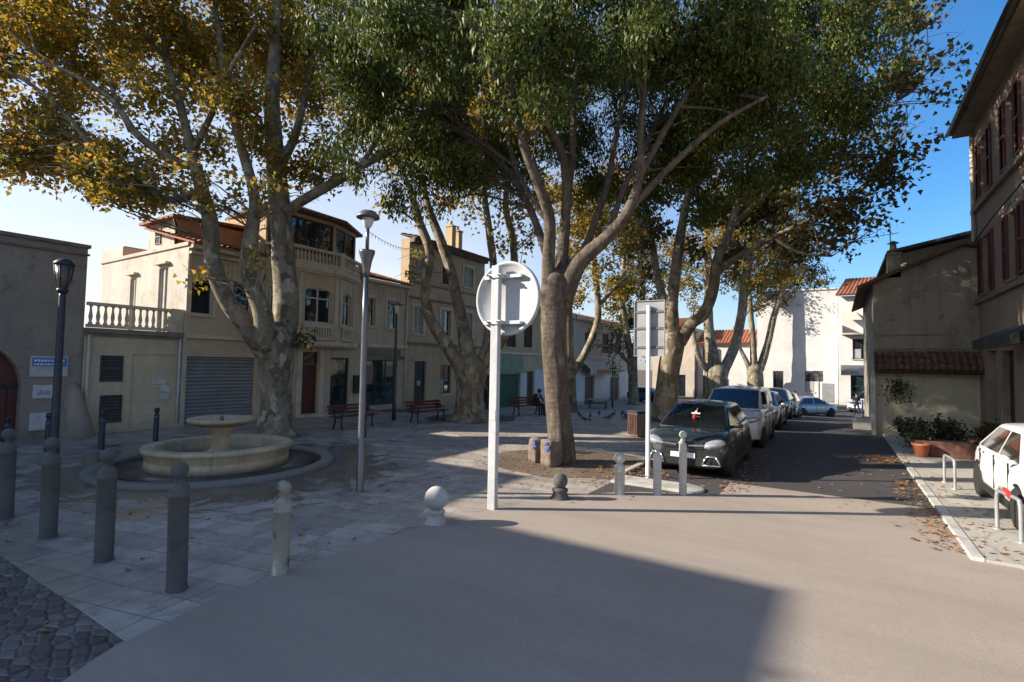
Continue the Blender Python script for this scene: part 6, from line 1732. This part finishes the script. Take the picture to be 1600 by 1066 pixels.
# ------------------------------------------------------------------ people
def person(label, loc, rz, J, cloth=('cloth_dark', 'cloth_blue'), sit=False, group=None, hair=True):
    """J: joint positions; one continuous skinned body"""
    t = thing('person', label, 'person', loc, rz, group)
    names = list(J); vs = [J[n][0] for n in names]; rad = {n: J[n][1] for n in names}
    ix = {n: i for i, n in enumerate(names)}
    E_ = [('pel', 'sp'), ('sp', 'ch'), ('ch', 'nk'), ('nk', 'hd0'), ('hd0', 'hd1'), ('hd1', 'hd2')]
    for s in 'LR': E_ += [('pel', 'hip' + s), ('hip' + s, 'kn' + s), ('kn' + s, 'an' + s), ('an' + s, 'to' + s), ('ch', 'sh' + s), ('sh' + s, 'el' + s), ('el' + s, 'wr' + s), ('wr' + s, 'pa' + s)]
    edges = [(ix[a], ix[b]) for a, b in E_]
    radl = [rad[n] for n in names]
    for s in 'LR':
        pa, wr = Vector(J['pa' + s][0]), Vector(J['wr' + s][0]); d = (pa - wr).normalized()
        side = d.cross(Vector((1, 0, 0)) if abs(d.x) < .8 else Vector((0, 1, 0))).normalized()
        for k, (o_, ln) in enumerate(((-.032, .065), (-.011, .08), (.011, .075), (.03, .06))):
            b_ = pa + side * o_ + d * .03; i0 = len(vs); vs += [tuple(b_), tuple(b_ + d * ln * .55), tuple(b_ + d * ln + side.cross(d) * .015)]; radl += [.012, .009, .008]
            edges += [(ix['pa' + s], i0), (i0, i0 + 1), (i0 + 1, i0 + 2)]
        b_ = wr.lerp(pa, .5) - side * .04; i0 = len(vs); vs += [tuple(b_), tuple(b_ - side * .02 + d * .05)]; radl += [.012, .009]; edges += [(ix['wr' + s], i0), (i0, i0 + 1)]
    me = bpy.data.meshes.new('body'); me.from_pydata([tuple(v) for v in vs], edges, [])
    o = bpy.data.objects.new('body', me); COL.objects.link(o)
    bm = bmesh.new(); bm.from_mesh(me); lay = bm.verts.layers.skin.verify(); bm.verts.ensure_lookup_table()
    for i, r in enumerate(radl):
        sv = bm.verts[i][lay]; sv.radius = (r, r); sv.use_root = (i == 0)
    bm.to_mesh(me); bm.free()
    o.modifiers.new('skin', 'SKIN')
    sub = o.modifiers.new('sub', 'SUBSURF'); sub.levels = sub.render_levels = 1
    bake(o); o.parent = t
    me = o.data; me.materials.clear()
    for k in ('skin',) + tuple(cloth) + ('black',): me.materials.append(M[k])
    zones = {n: 1 for n in names}
    for n in ('nk', 'hd0', 'hd1', 'hd2', 'paL', 'paR'): zones[n] = 0
    for s in 'LR':
        zones['hip' + s] = zones['kn' + s] = zones['an' + s] = 2; zones['to' + s] = 3
    zones['pel'] = 2
    segs = [(Vector(J[a][0]), Vector(J[b][0]), zones[b] if b[:2] not in ('hi',) else 2) for a, b in E_]
    for p in me.polygons:
        p.use_smooth = True; c = p.center; best = None
        for a, b, z in segs:
            ab = b - a; u = max(0, min(1, (c - a).dot(ab) / ab.length_squared)); dd_ = (c - (a + ab * u)).length
            if best is None or dd_ < best[0]: best = (dd_, z)
        p.material_index = best[1]
    h1 = Vector(J['hd1'][0]); f = Vector(J['face'][0]) if 'face' in J else Vector((0, -1, 0))
    return t, o

def stand_joints(stride=.08, armL=None, armR=None):
    J = {'pel': ((0, 0, .95), .13), 'sp': ((0, .01, 1.12), .125), 'ch': ((0, .01, 1.32), .135), 'nk': ((0, 0, 1.47), .055), 'hd0': ((0, -.02, 1.55), .07), 'hd1': ((0, -.025, 1.62), .088), 'hd2': ((0, -.02, 1.69), .07)}
    for s, k in (('L', -1), ('R', 1)):
        J['hip' + s] = ((k * .09, 0, .90), .095); J['kn' + s] = ((k * .10, -stride * k - .01, .50), .065); J['an' + s] = ((k * .10, -stride * k * 1.6 + .03, .09), .045); J['to' + s] = ((k * .11, -stride * k * 1.6 - .13, .035), .035)
        J['sh' + s] = ((k * .18, .01, 1.40), .065); J['el' + s] = ((k * .24, .03, 1.13), .048); J['wr' + s] = ((k * .25, -.04, .90), .034); J['pa' + s] = ((k * .25, -.06, .82), .032)
    if armL: J.update({'elL': (armL[0], .048), 'wrL': (armL[1], .034), 'paL': (armL[2], .032)})
    if armR: J.update({'elR': (armR[0], .048), 'wrR': (armR[1], .034), 'paR': (armR[2], .032)})
    return J

def head_parts(t, J, o):
    c = Vector(J['hd1'][0])
    m = MB(); m.ball(c + Vector((0, .02, .035)), .105, 0, (1.0, 1.08, .95)); m.build('hair', 'hair', o)
    m = MB(); m.ball(c + Vector((0, -.098, -.005)), .016, 0, (.8, 1.2, 1.4))
    for k in (-1, 1): m.ball(c + Vector((k * .09, .0, 0)), .022, 0, (.5, .8, 1.2))
    m.build('nose_and_ears', 'skin', o)
    m = MB()
    for k in (-1, 1): m.ball(c + Vector((k * .032, -.088, .018)), .010)
    m.bar(c + Vector((-.022, -.086, -.045)), c + Vector((.022, -.086, -.045)), .006, .008)
    m.build('eyes_and_mouth', 'hair', o)

J = stand_joints(.03, ((-.27, -.10, 1.22), (-.24, -.30, 1.33), (-.24, -.37, 1.38)))
t, o = person('person in dark clothes standing with one arm raised beside the low-forked plane', G(757, 653), R(-60), J); head_parts(t, J, o); t.scale = (.95, .95, .95)
# seated
J = {'pel': ((0, .0, .56), .135), 'sp': ((0, -.05, .72), .13), 'ch': ((0, -.16, .90), .14), 'nk': ((0, -.23, 1.02), .055), 'hd0': ((0, -.29, 1.08), .07), 'hd1': ((0, -.33, 1.14), .088), 'hd2': ((0, -.33, 1.21), .07)}
for s, k in (('L', -1), ('R', 1)):
    J['hip' + s] = ((k * .10, -.06, .55), .095); J['kn' + s] = ((k * .14, -.46, .52), .065); J['an' + s] = ((k * .14, -.48, .09), .045); J['to' + s] = ((k * .15, -.63, .035), .035)
    J['sh' + s] = ((k * .18, -.16, .96), .065); J['el' + s] = ((k * .22, -.32, .72), .048); J['wr' + s] = ((k * .08, -.48, .66), .034); J['pa' + s] = ((k * .05, -.54, .64), .032)
sb = G(822, 648)
t, o = person('person in dark clothes sitting bent forward on a bench', sb + Matrix.Rotation(R(70), 3, 'Z') @ Vector((.45, -.12, -.02)), R(70), J); head_parts(t, J, o)
t = thing('shopping_bag', 'pale round bag on the ground beside the seated person', 'bag', sb + Matrix.Rotation(R(70), 3, 'Z') @ Vector((.95, -.65, 0)))
m = MB(); m.lathe([(.14, 0), (.24, .05), (.27, .22), (.22, .40), (.14, .46), (.13, .44), (.001, .35)], seg=18); m.build('bag_body', 'white_dirty', t)
m = MB(); m.tube(cr([(-.13, 0, .45), (-.08, 0, .62), (.08, 0, .62), (.13, 0, .45)], 5), .012, 6); m.build('handle', 'trim_dark', t)
J = stand_joints(.10)
q = HY(1341, 640, 47.5)
t, o = person('person in dark clothes walking beside the far pale blue van', (q.x - .1, 47.5, zg(q.x, 47.5)), R(20), J); head_parts(t, J, o)
q = HY(1242, 615, 48.0)
J = stand_joints(.05)
t, o = person('person with dark hair standing behind the silver car', (q.x, 48.0, zg(q.x, 48)), R(-20), J, ('cloth_grey', 'cloth_blue')); head_parts(t, J, o)

# pigeons
def pigeon(label, loc, rz):
    t = thing('pigeon', label, 'pigeon', loc, rz, 'pigeons on the paving')
    m = MB(); st = cr([(0, .20, .13, .012), (0, .10, .145, .035), (0, 0, .15, .07), (0, -.08, .165, .065), (0, -.13, .20, .038), (0, -.15, .25, .028), (0, -.165, .275, .030), (0, -.19, .275, .018), (0, -.215, .265, .005)], 4)
    m.tube([q[:3] for q in st], [q[3] for q in st], 10)
    m.tube([(0, .10, .14), (0, .2, .125), (0, .30, .11)], [.04, .045, .03], 6)
    m.build('body', 'bird', t)
    for s in (-1, 1):
        m = MB(); m.tube([(s * .03, 0, .10), (s * .03, .01, .04), (s * .03, -.005, .004)], .008, 5); m.tube([(s * .03, .02, .006), (s * .03, -.04, .006)], .006, 4); m.build('leg', 'red_shutter', t)
    return t
places = [(905, 652), (922, 655), (936, 650), (951, 657), (958, 652), (972, 650), (980, 655), (914, 660)]
labs = ['pigeon nearest the evergreen trunk', 'pigeon second from the evergreen trunk, walking on the paving', 'pigeon below the pale picnic table', 'plump pigeon in the middle of the flock', 'pigeon close beside the plump one in the flock', 'pigeon in the flock, farther toward the litter bin', 'pigeon nearest the litter bin', 'pigeon standing nearest the sunlit strip of the paving']
p0 = None
for (px, py), lab in zip(places, labs):
    if p0 is None: p0 = pigeon(lab, G(px, py), random.uniform(0, 6))
    else: dup(p0, lab, G(px, py), random.uniform(0, 6))
    bpy.data.objects[-1].scale = (1, 1, 1)
